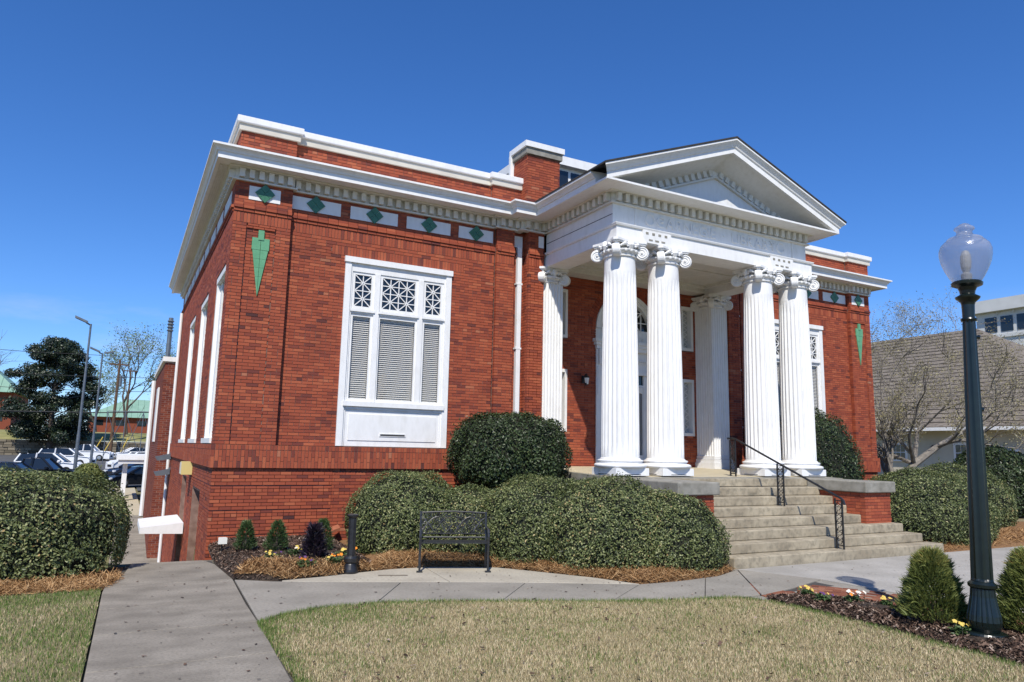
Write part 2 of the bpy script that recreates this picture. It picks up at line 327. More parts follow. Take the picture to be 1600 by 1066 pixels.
def backing(mb, face, pos, u0, u1, z0, z1, holes=(), d=.22, r=.010):
    e0, e1 = u0, u1
    us = sorted({u0, u1, *[h[0] for h in holes], *[h[1] for h in holes]}); zs = sorted({z0, z1, *[h[2] for h in holes], *[h[3] for h in holes]})
    for a, b in zip(us, us[1:]):
        for c, e in zip(zs, zs[1:]):
            if a < u0 or b > u1 or c < z0 or e > z1: continue
            if any(h[0] <= a+1e-6 and h[1] >= b-1e-6 and h[2] <= c+1e-6 and h[3] >= e-1e-6 for h in holes): continue
            if a == e0: a += .012
            if b == e1: b -= .012
            if face == 'F': mb.box(a, b, pos+r, pos+d, c, e)
            elif face == 'L': mb.box(pos+r, pos+d, a, b, c, e)
            else: mb.box(pos-d, pos-r, a, b, c, e)
G1 = [1.416-5*CH, 1.416-12*CH, 1.416-19*CH, 1.416-26*CH, 1.416-33*CH]
ZB = 1.416-62*CH                                  # foot of the basement wall
mo_f = MB(); mo_r = MB(); mo_s = MB(); mo_p = MB()             # mortar behind front, side and porch walls
def facade(face, pos, u0, u1, holes=(), mb=None, top=6.2, d=.22):
    """plain wall between belt and soldier course"""
    run(face, pos, u0, u1, 1.856, top, holes); backing(mb, face, pos, u0, u1, 1.856, top, holes, d=d)
def top_zone(face, pos, u0, u1, mb, lo=6.2):
    """soldier course, corbelled courses and shaded frieze"""
    soldiers(face, pos, u0, u1, lo, 6.415)
    run(face, pos-.02 if face != 'R' else pos+.02, u0, u1, 6.415, 6.415+CH)
    run(face, pos-.045 if face != 'R' else pos+.045, u0, u1, 6.415+CH, 6.415+2*CH)
    run(face, pos-.02 if face != 'R' else pos+.02, u0, u1, 6.415+2*CH, 6.415+3*CH)
    run(face, pos, u0, u1, 6.415+3*CH, 7.06)
    backing(mb, face, pos, u0, u1, lo, 7.1)
WIN_L = (3.83, 6.27); WIN_R = (16.31, 18.75); WZ = (1.87, 5.85)
def belt(face, pos, u0, u1, mb):
    p = pos-.05 if face != 'R' else pos+.05
    soldiers(face, p, u0, u1, 1.416, 1.756, stag=True); soldiers(face, p, u0, u1, 1.756, 1.856)
    backing(mb, face, p, u0, u1, 1.42, 1.852, d=.3)
# --- left wing front
def pil_panel(u0, u1, a, b, mb):                      # corner pilaster with its sunk panel
    z1 = 6.1
    run('F', YF, u0, a, 1.856, 6.2); run('F', YF, b, u1, 1.856, 6.2)
    run('F', YF+.028, a, b, 1.856, z1); run('F', YF, a, b, z1, 6.2)
    backing(mb, 'F', YF+.03, u0, u1, 1.856, 6.2, d=.2)
    mb.box(u0+.012, a-.004, YF+.01, YF+.1, 1.856, 6.2); mb.box(b+.004, u1-.012, YF+.01, YF+.1, 1.856, 6.2)
pil_panel(XL, 2.64, 1.79, 2.36, mo_f); top_zone('F', YF, XL, 2.64, mo_f)
hl = [(WIN_L[0], WIN_L[1], *WZ)]
run('F', YW, 2.64, 7.357, 1.856, 5.86, hl); soldiers('F', YW, 2.64, WIN_L[0]-.2, 5.86, 6.07) if False else None
run('F', YW, 2.64, WIN_L[0]-.3, 5.86, 6.06); soldiers('F', YW, WIN_L[0]-.3, WIN_L[1]+.3, 5.86, 6.06); run('F', YW, WIN_L[1]+.3, 7.357, 5.86, 6.06)
run('F', YW, 2.64, 7.357, 6.06, 6.2); backing(mo_f, 'F', YW, 2.64, 7.357, 1.856, 6.2, hl); top_zone('F', YW, 2.64, 7.357, mo_f)
facade('F', YF, 7.357, 7.826, mb=mo_f); top_zone('F', YF, 7.357, 7.826, mo_f)
facade('F', YW, 7.826, 8.142, mb=mo_f); top_zone('F', YW, 7.826, 8.142, mo_f)
facade('F', 14.35, 8.142, 8.56, mb=mo_f, top=6.2); top_zone('F', 14.35, 8.142, 8.56, mo_f)
run('L', 8.142, 14.44, YW, 1.856, 7.06); mo_f.box(8.151, 8.5, 14.36, 14.8, 1.86, 7.1)
belt('F', YF, XL-.05, 8.56, mo_f)
run('F', YF, XL, 3.78, ZB, 1.416, grooves=G1); run('F', YF+.012, 3.78, 8.56, ZB+20*CH, 1.416); backing(mo_f, 'F', YF+.012, XL+.01, 8.56, ZB, 1.42, d=.3, r=.014)
# --- right wing front
RP, RS = 19.99, (15.2, 15.67)
pil_panel(RP, XR, XR-.60-.25, XR-.25, mo_r); top_zone('F', YF, RP, XR, mo_r)
hr = [(WIN_R[0], WIN_R[1], *WZ)]
run('F', YW, RS[1], RP, 1.856, 5.86, hr)
run('F', YW, RS[1], WIN_R[0]-.3, 5.86, 6.06); soldiers('F', YW, WIN_R[0]-.3, WIN_R[1]+.3, 5.86, 6.06); run('F', YW, WIN_R[1]+.3, RP, 5.86, 6.06)
run('F', YW, RS[1], RP, 6.06, 6.2); backing(mo_r, 'F', YW, RS[1], RP, 1.856, 6.2, hr); top_zone('F', YW, RS[1], RP, mo_r)
facade('F', YF, RS[0], RS[1], mb=mo_r); top_zone('F', YF, RS[0], RS[1], mo_r)
facade('F', YW, 15.0, RS[0], mb=mo_r); top_zone('F', YW, 15.0, RS[0], mo_r)
facade('F', 14.35, 14.59, 15.0, mb=mo_r); top_zone('F', 14.35, 14.59, 15.0, mo_r); mo_r.box(14.62, 14.99, 14.36, 14.8, 1.86, 7.1)
run('R', 15.0, 14.44, YW, 1.856, 7.06); run('L', RP, YF+.092, YW, 1.856, 7.06)
belt('F', YF, 14.59, XR+.05, mo_r)
run('F', YF+.012, 14.59, XR, ZB+20*CH, 1.416, grooves=G1[:2]); backing(mo_r, 'F', YF+.012, 14.6, XR-.01, ZB, 1.42, d=.3, r=.014)
# --- left side
YE = 28.0
SWN = [(15.05, 16.72), (18.33, 20.2), (21.7, 23.7)]
sh = [(a, b, 1.87, 5.45) for a, b in SWN]
dh = [(16.42, 18.3, -2.5, .86), (20.0, 21.6, -2.5, 1.0)]
run('L', XL, YF+.09, YE, 1.856, 6.2, sh); backing(mo_s, 'L', XL, YF+.02, YE, 1.856, 6.2, sh)
soldiers('L', XL, YF+.09, YE, 6.2, 6.415); run('L', XL-.02, YF+.07, YE, 6.415, 6.415+CH); run('L', XL-.045, YF+.04, YE, 6.415+CH, 6.415+2*CH); run('L', XL, YF+.09, YE, 6.415+2*CH, 7.06)
backing(mo_s, 'L', XL, YF+.02, YE, 6.2, 7.1)
belt('L', XL, YF+.045, YE, mo_s)
run('L', XL, YF+.09, YE, ZB, 1.416, dh, grooves=G1); backing(mo_s, 'L', XL, YF+.03, YE, ZB, 1.42, dh, d=.3, r=.014)
mo_s.box(XL+.3, XL+.36, 14.9, 27.9, ZB, 1.2)
# --- right side (turned away)
run('R', XR, YF+.09, YE, 1.856, 6.2, ln=.213); backing(mo_s, 'R', XR, YF+.02, YE, -1.5, 7.1, r=.012)
# --- rear
mo_s.box(XL+.01, XR-.01, YE-.02, YE+.2, ZB, 7.6)
# --- portico wall with the arched doorway
YP = 15.05; DX, AZ, AR = 11.575, 5.06, 1.0
def arch(z, r=AR+.24):
    if z < AZ: return (DX-AR, DX+AR)
    return (DX-math.sqrt(max(r*r-(z-AZ)**2, 0)), DX+math.sqrt(max(r*r-(z-AZ)**2, 0))) if z-AZ < r else None
NW = [(9.24, 9.70), (13.47, 13.90)]; NZ = [(2.34, 3.9), (4.70, 5.95)]
nh = [(a, b, c, e) for a, b in NW for c, e in NZ]
run('F', YP, 8.5, 14.65, 1.38, 6.35, [arch]+nh)
backing(mo_p, 'F', YP, 8.5, DX-AR-.02, 1.3, 6.35, nh); backing(mo_p, 'F', YP, DX+AR+.02, 14.65, 1.3, 6.35, nh)
for k in range(26):                                # wall behind the arch ring, cut to the arch
    t0, t1 = math.pi*k/26, math.pi*(k+1)/26
    mo_p.slab([(DX+AR*math.cos(t0), YP+.012, AZ+AR*math.sin(t0)), (DX+1.42*math.cos(t0), YP+.012, AZ+min(1.42*math.sin(t0), 1.28)), (DX+1.42*math.cos(t1), YP+.012, AZ+min(1.42*math.sin(t1), 1.28)), (DX+AR*math.cos(t1), YP+.012, AZ+AR*math.sin(t1))], (0, .2, 0))
# --- parapet
for (a, b, p) in ((XL+.02, 2.65, 14.46), (2.65, 7.2, 14.58), (7.2, 7.96, 14.46), (15.0, 19.95, 14.58), (19.95, XR-.02, 14.46)):
    run('F', p, a, b, 7.545, 8.065); (mo_f if a < 11 else mo_r).box(a+.004, b-.004, p+.01, p+.3, 7.5, 8.07)
run('L', XL+.02, 14.55, YE, 7.545, 8.065); mo_s.box(XL+.03, XL+.3, 14.6, YE, 7.5, 8.07); mo_s.box(XR-.3, XR-.03, 14.6, YE, 7.5, 8.07); mo_s.box(XL+.03, XR-.03, YE-.3, YE, 7.5, 8.07)
# --- chimney
CX0, CX1, CY0, CY1 = 7.96, 8.88, 14.2, 14.86
mo_c = MB(); run('F', CY0, CX0, CX1, 7.545, 8.9); run('L', CX0, CY0+.09, CY1, 7.545, 8.9); run('R', CX1, CY0+.09, CY1, 7.545, 8.9); mo_c.box(CX0+.012, CX1-.012, CY0+.012, CY1, 7.4, 8.92)
# --- cheek walls beside the steps
CK = [(13.66, 14.50), (8.62, 9.46)]
mo_k = MB()
for a, b in CK:
    run('F', 9.78, a, b, 1.13-18*CH, 1.13); run('L', a, 9.87, 11.15, 1.13-18*CH, 1.13); mo_k.box(a+.01, b-.01, 9.79, 11.18, -.1, 1.13)

# bricks -> the 300 that show largest become parts, the rest one joined part
BA = np.array(BRK)
chim = (BA[:, 4] > 7.5) & (BA[:, 0] > 7.9) & (BA[:, 1] < 8.95)
cheek = (BA[:, 3] < 12)
bval = np.clip(RNG.beta(2.7, 2.7, len(BA)), 0, 1)
def brick_mesh(name, A, val, parent, m='brick'):
    n = len(A); V = np.empty((n, 8, 3)); ix = [(0, 2), (1, 2), (1, 3), (0, 3)]
    for k, (i, j) in enumerate(ix):
        V[:, k, 0] = A[:, i]; V[:, k, 1] = A[:, j]; V[:, k, 2] = A[:, 4]; V[:, k+4, 0] = A[:, i]; V[:, k+4, 1] = A[:, j]; V[:, k+4, 2] = A[:, 5]
    F = np.array([(0, 3, 2, 1), (4, 5, 6, 7), (0, 1, 5, 4), (1, 2, 6, 5), (2, 3, 7, 6), (3, 0, 4, 7)])
    Fc = (F[None]+np.arange(n)[:, None, None]*8).reshape(-1, 4)
    return fastmesh(name, V.reshape(-1, 3), Fc, m, parent, np.repeat(val, 6))
WF = mo_f.build('front_wall', 'mortar', B); WR = mo_r.build('front_wall', 'mortar', B); WS = mo_s.build('side_wall', 'mortar', B); WP = mo_p.build('portico_wall', 'mortar', B); CHM = mo_c.build('chimney', 'mortar', B)
cx = BA[:, :2].mean(1); cz = BA[:, 4:].mean(1); onf = (BA[:, 2] > 14.4) & (BA[:, 2] < 14.56) & (cx < 3.75) & (cz > .3) & (cz < 6.4) & ~cheek
lower = onf & (BA[:, 5]-BA[:, 4] < .08)
sc_ = np.full(len(BA), -1.); idx = np.where(lower)[0]
for i in idx:
    _, _, zz = proj(((cx[i]), BA[i, 2], cz[i])); sc_[i] = (BA[i, 1]-BA[i, 0])*(BA[i, 5]-BA[i, 4])/zz**2
pick = np.argsort(-sc_)[:300]; pick = pick[sc_[pick] > 0]
picked = np.zeros(len(BA), bool); picked[pick] = True
bm_cache = {}
for i in pick:
    a = BA[i]; L = round((a[1]-a[0])/.004)*.004; Hh = round((a[5]-a[4])/.002)*.002; v = round(bval[i]*9)/9; key = (round(L, 3), round(Hh, 3), v)
    if key not in bm_cache:
        o = brick_mesh('brick', np.array([[-L/2, L/2, 0, .09, -Hh/2, Hh/2]]), np.array([v]), WF); bm_cache[key] = o.data
    else: o = link('brick', bm_cache[key], WF)
    o.location = ((a[0]+a[1])/2, a[2], (a[4]+a[5])/2)
side = (BA[:, 1]-BA[:, 0] > .085) & (BA[:, 1]-BA[:, 0] < .096) & ((BA[:, 0] < XL+.05) | (BA[:, 0] > XR-.12)) | (BA[:, 2] > 15.2)
porch = (BA[:, 2] > 15.0) & (BA[:, 2] < 15.1) & (cx > 8.4) & (cx < 14.7)
for nm, msk, par in (('front_brickwork', ~(side | porch | chim | cheek), WF), ('side_brickwork', side & ~porch, WS), ('portico_brickwork', porch, WP), ('chimney_brickwork', chim, CHM)):
    msk = msk & ~picked
    tag(brick_mesh(nm, BA[msk], bval[msk], par), kind='stuff')
ring = MB()                                        # radial bricks round the arch
nr = 44
for k in range(nr):
    t0, t1 = math.pi*(k+.06)/nr, math.pi*(k+.94)/nr
    for r0, r1 in ((AR+.005, AR+.115), (AR+.125, AR+.235)):
        ring.slab([(DX+r*math.cos(t), YP-.004, AZ+r*math.sin(t)) for r, t in ((r0, t0), (r1, t0), (r1, t1), (r0, t1))], (0, .09, 0))
ro = ring.build('arch_brickwork', 'brick', WP); tag(ro, kind='stuff')
ra = ro.data.attributes.new('rnd', 'FLOAT', 'FACE'); ra.data.foreach_set('value', np.repeat(RNG.beta(2.2, 2.2, nr*2)*.7, 6).astype(np.float32))

# --- frieze panels with diamonds, pendant tiles
def diamond(x, y, z, r, parent, m='dark_green_tile'):
    p = part('diamond_ornament', m, parent, lambda b: None) if False else None
    for sx, sz in ((0, 1), (1, 0), (0, -1), (-1, 0)):   # four square tiles set on the point
        c = Vector((x+sx*r/2, y, z+sz*r/2)); h = r/2-.004
        MB().slab([(c.x+h, y, c.z), (c.x, y, c.z+h), (c.x-h, y, c.z), (c.x, y, c.z-h)], (0, -.03, 0)).build('diamond_tile', m, parent)
def panel(a, b, y, z0=6.685, z1=6.965, dia=True, off=0):
    p = pbox('frieze_panel', 'white_paint', B, a, b, y-.012, y+.04, z0, z1)
    if dia: diamond((a+b)/2+off, y-.012, (z0+z1)/2+.02, .195, p)
panel(1.79, 2.395, YF)
for k in range(4): panel(2.604+1.27*k, 3.665+1.27*k if k < 3 else 7.30, YW)
panel(7.87, 8.10, YW, dia=False); panel(8.40, 8.54, 14.35, dia=False)
for k in range(3): panel(RP-1.1-1.27*k, RP-.04-1.27*k, YW)
panel(XR-.86, XR-.255, YF)
for k in range(9):
    y0 = 15.0+1.4*k
    pbox('frieze_panel', 'white_paint', B, XL-.012, XL+.05, y0, y0+1.1, 6.685, 6.965)
for xc_ in (2.083, XR-.55):
    z = 6.085; y = YF+.026
    t = pbox('pendant_ornament', 'green_tile', B, xc_-.055, xc_+.055, y-.04, y+.01, z-.20, z)
    for s in (-1, 1):
        MB().slab([(xc_+s*.004, y, z-.12-.04), (xc_+s*.165, y, z-.12-.04), (xc_+s*.165, y, z-.40), (xc_+s*.004, y, z-.40)], (0, -.028, 0)).build('ornament_tile', 'green_tile', t)
        for q, (zz0, zz1) in enumerate(((.404, .58), (.584, .76), (.764, .94), (.944, 1.334))):
            wd = lambda q_: .15*(1.334-q_)/(1.334-.404)
            MB().slab([(xc_+s*.003, y, z-zz0), (xc_+s*wd(zz0), y, z-zz0), (xc_+s*max(wd(zz1), .003), y, z-zz1), (xc_+s*.003, y, z-zz1)], (0, -.024, 0)).build('ornament_tile', 'green_tile', t)

# --- cornices
PROF = [(-.25, 7.305), (.33, 7.305), (.33, 7.285), (.40, 7.285), (.40, 7.415), (.425, 7.42), (.435, 7.445), (.46, 7.475), (.495, 7.50), (.50, 7.505), (.516, 7.505), (.516, 7.546), (-.25, 7.60)]
EBX = 3.106                                       # virtual eave base of the portico (half width)
EBY = 11.516
pL = [(XL, YE+.5), (XL, YF), (7.93, YF), (7.93, 14.27), (XP-EBX, 14.27), (XP-EBX, EBY)]
pR = [(XP+EBX, EBY), (XP+EBX, 14.27), (15.25, 14.27), (15.25, YF), (XR, YF), (XR, YE+.5)]
CL = MB().sweep(pL, PROF).build('cornice', 'white_paint', B); CRN = MB().sweep(pR, PROF).build('cornice', 'white_paint', B)
for k in range(8):                                 # boarded soffit along the side
    x = XL-.33+.041*k; pbox('soffit_board', 'soffit_paint', CL, x+.007, x+.036, YF-.0, YE+.4, 7.288, 7.306)
MB().sweep([(XL-.02, YE+.3), (XL-.02, YF-.02), (7.9, YF-.02)], [(0, 7.27), (.05, 7.27), (.05, 7.30), (0, 7.30)]).build('bed_moulding', 'soffit_paint', CL)
# dentil bands
bandprof = [(-.1, 7.035), (.07, 7.035), (.075, 7.06), (.06, 7.075), (.02, 7.08), (.02, 7.265), (.135, 7.27), (.15, 7.30), (-.1, 7.30)]
def dentils(path, parent, dup_me=[None]):
    MB().sweep(path, bandprof).build('dentil_band', 'soffit_paint', parent)
    if not dup_me[0]:
        dup_me[0] = MB().box(-.05, .05, -.055, .055, 7.09, 7.262).build('dentil', 'soffit_paint', parent, fix=False); seed = True
        me = dup_me[0].data; bpy.data.objects.remove(dup_me[0]); dup_me[0] = me
    me = dup_me[0]
    for a, b in zip(path, path[1:]):
        a, b = Vector(a), Vector(b); L = (b-a).length
        if L < .25: continue
        d = (b-a)/L; nn = Vector((d.y, -d.x)); n = max(1, int(round(L/.2)))
        for i in range(n):
            p = a+d*(L*(i+.5)/n)+nn*.074; o = link('dentil', me, parent); o.location = (p.x, p.y, 0); o.rotation_euler = (0, 0, math.atan2(d.y, d.x))
dentils([(XL, YE), (XL, YF), (2.64, YF), (2.64, YW), (7.357, YW), (7.357, YF), (7.93, YF), (7.93, 14.35), (8.62, 14.35)], CL)
dentils([(14.53, 14.35), (15.2, 14.35), (15.2, YF), (15.67, YF), (15.67, YW), (RP, YW), (RP, YF), (XR, YF)], CRN)
# parapet copings
capL = [(XL+.02, YE), (XL+.02, 14.46), (2.65, 14.46), (2.65, 14.58), (7.2, 14.58), (7.2, 14.46), (7.955, 14.46)]
capR = [(15.0, 14.58), (19.95, 14.58), (19.95, 14.46), (XR-.02, 14.46), (XR-.02, YE)]
for cp in (capL, capR):
    q = MB().sweep(cp, [(.05, 8.065), (.055, 8.20), (-.3, 8.20), (-.3, 8.065)]).build('parapet_band', 'cream_trim', B)
    MB().sweep(cp, [(.09, 8.203), (.10, 8.22), (.10, 8.335), (.08, 8.35), (-.34, 8.36), (-.34, 8.203)]).build('parapet_coping', 'white_paint', B)
pbox('roof_deck', 'roof_dark', B, XL+.32, XR-.32, 14.92, YE-.3, 7.55, 7.70)
MB().box(CX0-.05, CX1+.05, CY0-.05, CY1+.05, 8.92, 9.08).build('chimney_band', 'stone', CHM); MB().box(CX0-.09, CX1+.09, CY0-.09, CY1+.09, 9.082, 9.22).build('chimney_cap', 'white_paint', CHM)
pbox('chimney_flashing', 'white_paint', CHM, 7.86, 7.955, 14.86, 14.95, 8.36, 9.08)
cl = pbox('clerestory', 'white_paint', B, 9.3, 13.8, 16.2, 20.0, 7.7, 9.75); pbox('clerestory_roof', 'white_paint', cl, 9.1, 14.0, 16.0, 20.2, 9.75, 10.0)
for k in range(4): pbox('clerestory_pane', 'car_glass', cl, 9.4+1.1*k, 10.4+1.1*k, 16.17, 16.2, 8.5, 9.65)

# --- portico: entablature, pediment, ceiling
EX0, EX1, EY = XP-2.95, XP+2.95, 11.68
ENT = MB().box(EX0, EX1, EY, EY+.3, 6.56, 7.30).box(EX0, EX0+.3, EY+.3, 14.36, 6.56, 7.30).box(EX1-.3, EX1, EY+.3, 14.36, 6.56, 7.30).build('entablature', 'white_paint', B)
MB().box(EX0-.012, EX1+.012, 11.53, 12.12, 6.23, 6.545).box(EX0-.012, EX0+.55, 12.12, 14.64, 6.23, 6.545).box(EX1-.55, EX1+.012, 12.12, 14.64, 6.23, 6.545).build('architrave', 'white_paint', ENT)
MB().sweep([(EX0-.012, 14.34), (EX0-.012, 11.53), (EX1+.012, 11.53), (EX1+.012, 14.34)], [(0, 6.525), (.03, 6.525), (.045, 6.56), (.045, 6.575), (-.14, 6.59), (-.14, 6.525)]).build('architrave_moulding', 'white_paint', ENT)
MB().box(EX0-.006, EX0, EY+.004, 14.34, 6.80, 6.812).build('side_joint', 'frame_dark_joint', ENT)
for x in (9.18, 12.98):                            # vent blocks between the paired columns; slot shade put in as raised grey boxes
    v = pbox('vent_block', 'white_paint', ENT, x+.10, x+.86, 11.49, 11.532, 6.25, 6.52)
    for q in range(4): pbox('vent_slot', 'stone', ENT, x+.17+.17*q, x+.24+.17*q, 11.484, 11.492, 6.43, 6.48)
    for q in range(3): pbox('vent_slot', 'stone', ENT, x+.25+.17*q, x+.35+.17*q, 11.484, 11.492, 6.30, 6.335)
# name panel with raised lettering
fr = MB()
for a in ((9.20, 14.06, 7.055, 7.09), (9.20, 14.06, 6.61, 6.64), (9.20, 9.235, 6.64, 7.055), (14.025, 14.06, 6.64, 7.055)): fr.box(a[0], a[1], EY-.028, EY+.01, a[2], a[3])
fr.build('panel_frame', 'white_paint', ENT)
def letters(txt, xc, z, size, y, parent, gap=.055, ext=.014):
    ms = []; dg = None
    for ch in txt:
        if ch == ' ': ms.append(None); continue
        c = bpy.data.curves.new('letter', 'FONT'); c.body = ch; c.size = size; c.extrude = ext
        t = bpy.data.objects.new('tmp', c); COL.objects.link(t); dg = bpy.context.evaluated_depsgraph_get(); me = bpy.data.meshes.new_from_object(t.evaluated_get(dg)); bpy.data.objects.remove(t); ms.append(me)
    wd = [(.13 if m_ is None else max(v.co.x for v in m_.vertices)-min(v.co.x for v in m_.vertices)) for m_ in ms]; x = xc-(sum(wd)+gap*(len(ms)-1))/2
    for m_, w_ in zip(ms, wd):
        if m_:
            m_.transform(Matrix.Translation((x-min(v.co.x for v in m_.vertices), y, z)) @ Matrix.Rotation(math.pi/2, 4, 'X')); m_.materials.clear(); m_.materials.append(MATS['white_paint']); link('letter', m_, parent)
        x += w_+gap
letters('CARNEGIE \u00b7 LIBRARY', XP+.06, 6.725, .335, EY-.006, ENT)
for x in (9.62, 13.64): MB().lathe([(.105, -.02), (.135, -.02), (.135, .02), (.105, .02), (.105, -.02)], 24, cap=False).build('ring_ornament', 'white_paint', ENT)
for o in [o for o in ENT.children if o.name.startswith('ring_ornament')]:
    o.rotation_euler = (math.pi/2, 0, 0)
for o, x in zip([o for o in ENT.children if o.name.startswith('ring_ornament')], (9.62, 13.64)): o.location = (x, EY-.002, 6.845)
for x in (9.95, 13.30): MB().lathe([(.001, -.02), (.022, -.016), (.03, 0), (.03, .01)], 10).build('dot_ornament', 'white_paint', ENT).location = (x, EY-.01, 6.84)
dentils([(EX0, 14.35), (EX0, EY), (EX1, EY), (EX1, 14.35)], ENT)
# pediment: raking cornice with the same profile, mitred at the eaves
SLP = (8.912-7.546)/(EBX+.516)
PED = part('pediment', 'white_paint', B, lambda b: b.slab([(EX0, EY+.05, 7.30), (EX1, EY+.05, 7.30), (EX1, EY+.05, 7.42), (XP, EY+.05, 7.42+SLP*2.95+.18), (EX0, EY+.05, 7.42)], (0, .2, 0)))
def rake(b):
    n = len(PROF); k0 = len(b.v)
    for (o_, z) in PROF: b.v.append((XP-EBX-o_, EBY-o_, z))
    for (o_, z) in PROF: b.v.append((XP, EBY-o_, z+SLP*(EBX+o_)))
    for (o_, z) in PROF: b.v.append((XP+EBX+o_, EBY-o_, z))
    for s in (0, n):
        for j in range(n): b.f.append((k0+s+j, k0+s+n+j, k0+s+n+(j+1) % n, k0+s+(j+1) % n))
    b.f.append(tuple(k0+j for j in range(n))); b.f.append(tuple(k0+2*n+j for j in range(n)))
part('raking_cornice', 'white_paint', PED, rake)
MB().box(XP-EBX-.395, XP+EBX+.395, EBY-.398, EY+.04, 7.288, 7.33).build('horizontal_cornice', 'white_paint', PED)
pbox('cornice_flashing', 'roof_dark', PED, XP-EBX-.25, XP+EBX+.25, EBY-.36, EY+.04, 7.331, 7.34)
dme = MB().box(-.055, .055, -.045, .045, -.075, .075).build('raking_dentil', 'soffit_paint', PED, fix=False); dm = dme.data; bpy.data.objects.remove(dme)
sl_len = math.hypot(1, SLP)
for s in (-1, 1):
    n = 14
    for i in range(n):
        f = (i+.5)/n; x = XP+s*(2.62*f+.07); o = link('raking_dentil', dm, PED); zt = 7.30+SLP*(EBX+.0-abs(x-XP))-.13
        if zt < 7.43: bpy.data.objects.remove(o); continue
        o.location = (x, EY+.02, zt); o.rotation_euler = (0, s*math.atan(SLP), 0)
    q = [(XP, 7.30+SLP*EBX-.225), (XP+s*2.3, 7.30+SLP*(EBX-2.3)-.225)]
    MB().slab([(q[0][0], EY+.05, q[0][1]), (q[1][0], EY+.05, q[1][1]), (q[1][0], EY+.05, q[1][1]-.05), (q[0][0], EY+.05, q[0][1]-.05)], (0, -.06, 0)).build('raking_moulding', 'soffit_paint', PED)
# gable roof behind the pediment
RF = MB()
for s in (-1, 1):
    x0, x1, xa = XP+s*(EBX+.53), XP, 7.556
    RF.slab([(x0, 10.985, 7.549), (XP, 10.985, 7.549+SLP*(EBX+.53)), (XP, 16.2, 7.549+SLP*(EBX+.53)), (x0, 14.5 if s > 0 else 14.2, 7.549)], (0, 0, .035))
RF.build('gable_roof', 'roof_dark', B)
pbox('portico_ceiling', 'soffit_paint', B, EX0+.3, EX1-.3, EY+.3, YP+.2, 6.50, 6.56)
MB().box(EX0+.02, EX1-.02, 14.62, YP+.01, 6.30, 6.495).build('ceiling_beam', 'soffit_paint', B)
for (a, b_, c, d) in ((EX0+.55, EX1-.55, 12.12, 12.2), (EX0+.55, EX0+.63, 12.2, 14.62), (EX1-.63, EX1-.55, 12.2, 14.62), (EX0+.63, EX1-.63, 14.54, 14.62)): pbox('ceiling_moulding', 'soffit_paint', B, a, b_, c, d, 6.42, 6.498)
pbox('ceiling_rib', 'soffit_paint', B, XP-.04, XP+.04, 12.2, 14.54, 6.478, 6.499); pbox('ceiling_rib', 'soffit_paint', B, EX0+.63, XP-.04, 13.33, 13.41, 6.478, 6.499); pbox('ceiling_rib', 'soffit_paint', B, XP+.04, EX1-.63, 13.33, 13.41, 6.478, 6.499)
# portico floor (falls slightly to the front)
PF = MB().slab([(8.4, 11.2, 0), (8.4, 11.2, 1.37), (8.4, YP+.03, 1.49), (8.4, YP+.03, 0)], (6.45, 0, 0)).build('portico_slab', 'stone', B)
MB().slab([(8.5, 11.5, 1.384), (8.5, YP, 1.494), (8.5, YP, 1.488), (8.5, 11.5, 1.378)], (6.2, 0, 0)).build('floor_finish', 'porch_floor', PF)
floorz = lambda y: 1.37+(y-11.2)*.0312

# --- columns
def flute(i, j, th):
    p = (j % 6)/6
    return 1 if p < .17 else 1-.085*math.sin(math.pi*(p-.17)/.83)
def volute(mb, c, ax, r, th):
    """scroll: a disc with a raised spiral on both faces; ax = horizontal unit axis"""
    ax = Vector(ax); u = Vector((-ax.y, ax.x, 0)); wv = Vector((0, 0, 1)); c = Vector(c); n = 22
    P = lambda t, rr, d: c+u*(rr*math.cos(t))+wv*(rr*math.sin(t))+ax*d
    k = len(mb.v)
    for d in (-th/2, th/2):
        for j in range(n): mb.v.append(tuple(P(2*math.pi*j/n, r, d)))
    mb.f += [tuple(k+j for j in range(n)), tuple(k+n+j for j in range(n-1, -1, -1))]+[(k+j, k+(j+1) % n, k+n+(j+1) % n, k+n+j) for j in range(n)]
    for s in (-1, 1):
        pts = [P(.5-t*s*1.0, r*(.97-.78*t/(4.4*math.pi)), s*(th/2+.004)) for t in np.linspace(0, 4.4*math.pi, 40)]
        mb.tube(pts, [.017*(1-.45*i/39) for i in range(40)], 4); mb.lathe([(.001, -.02), (.026, -.012), (.03, 0), (.026, .012), (.001, .02)], 8, c=c+ax*s*(th/2+.006))
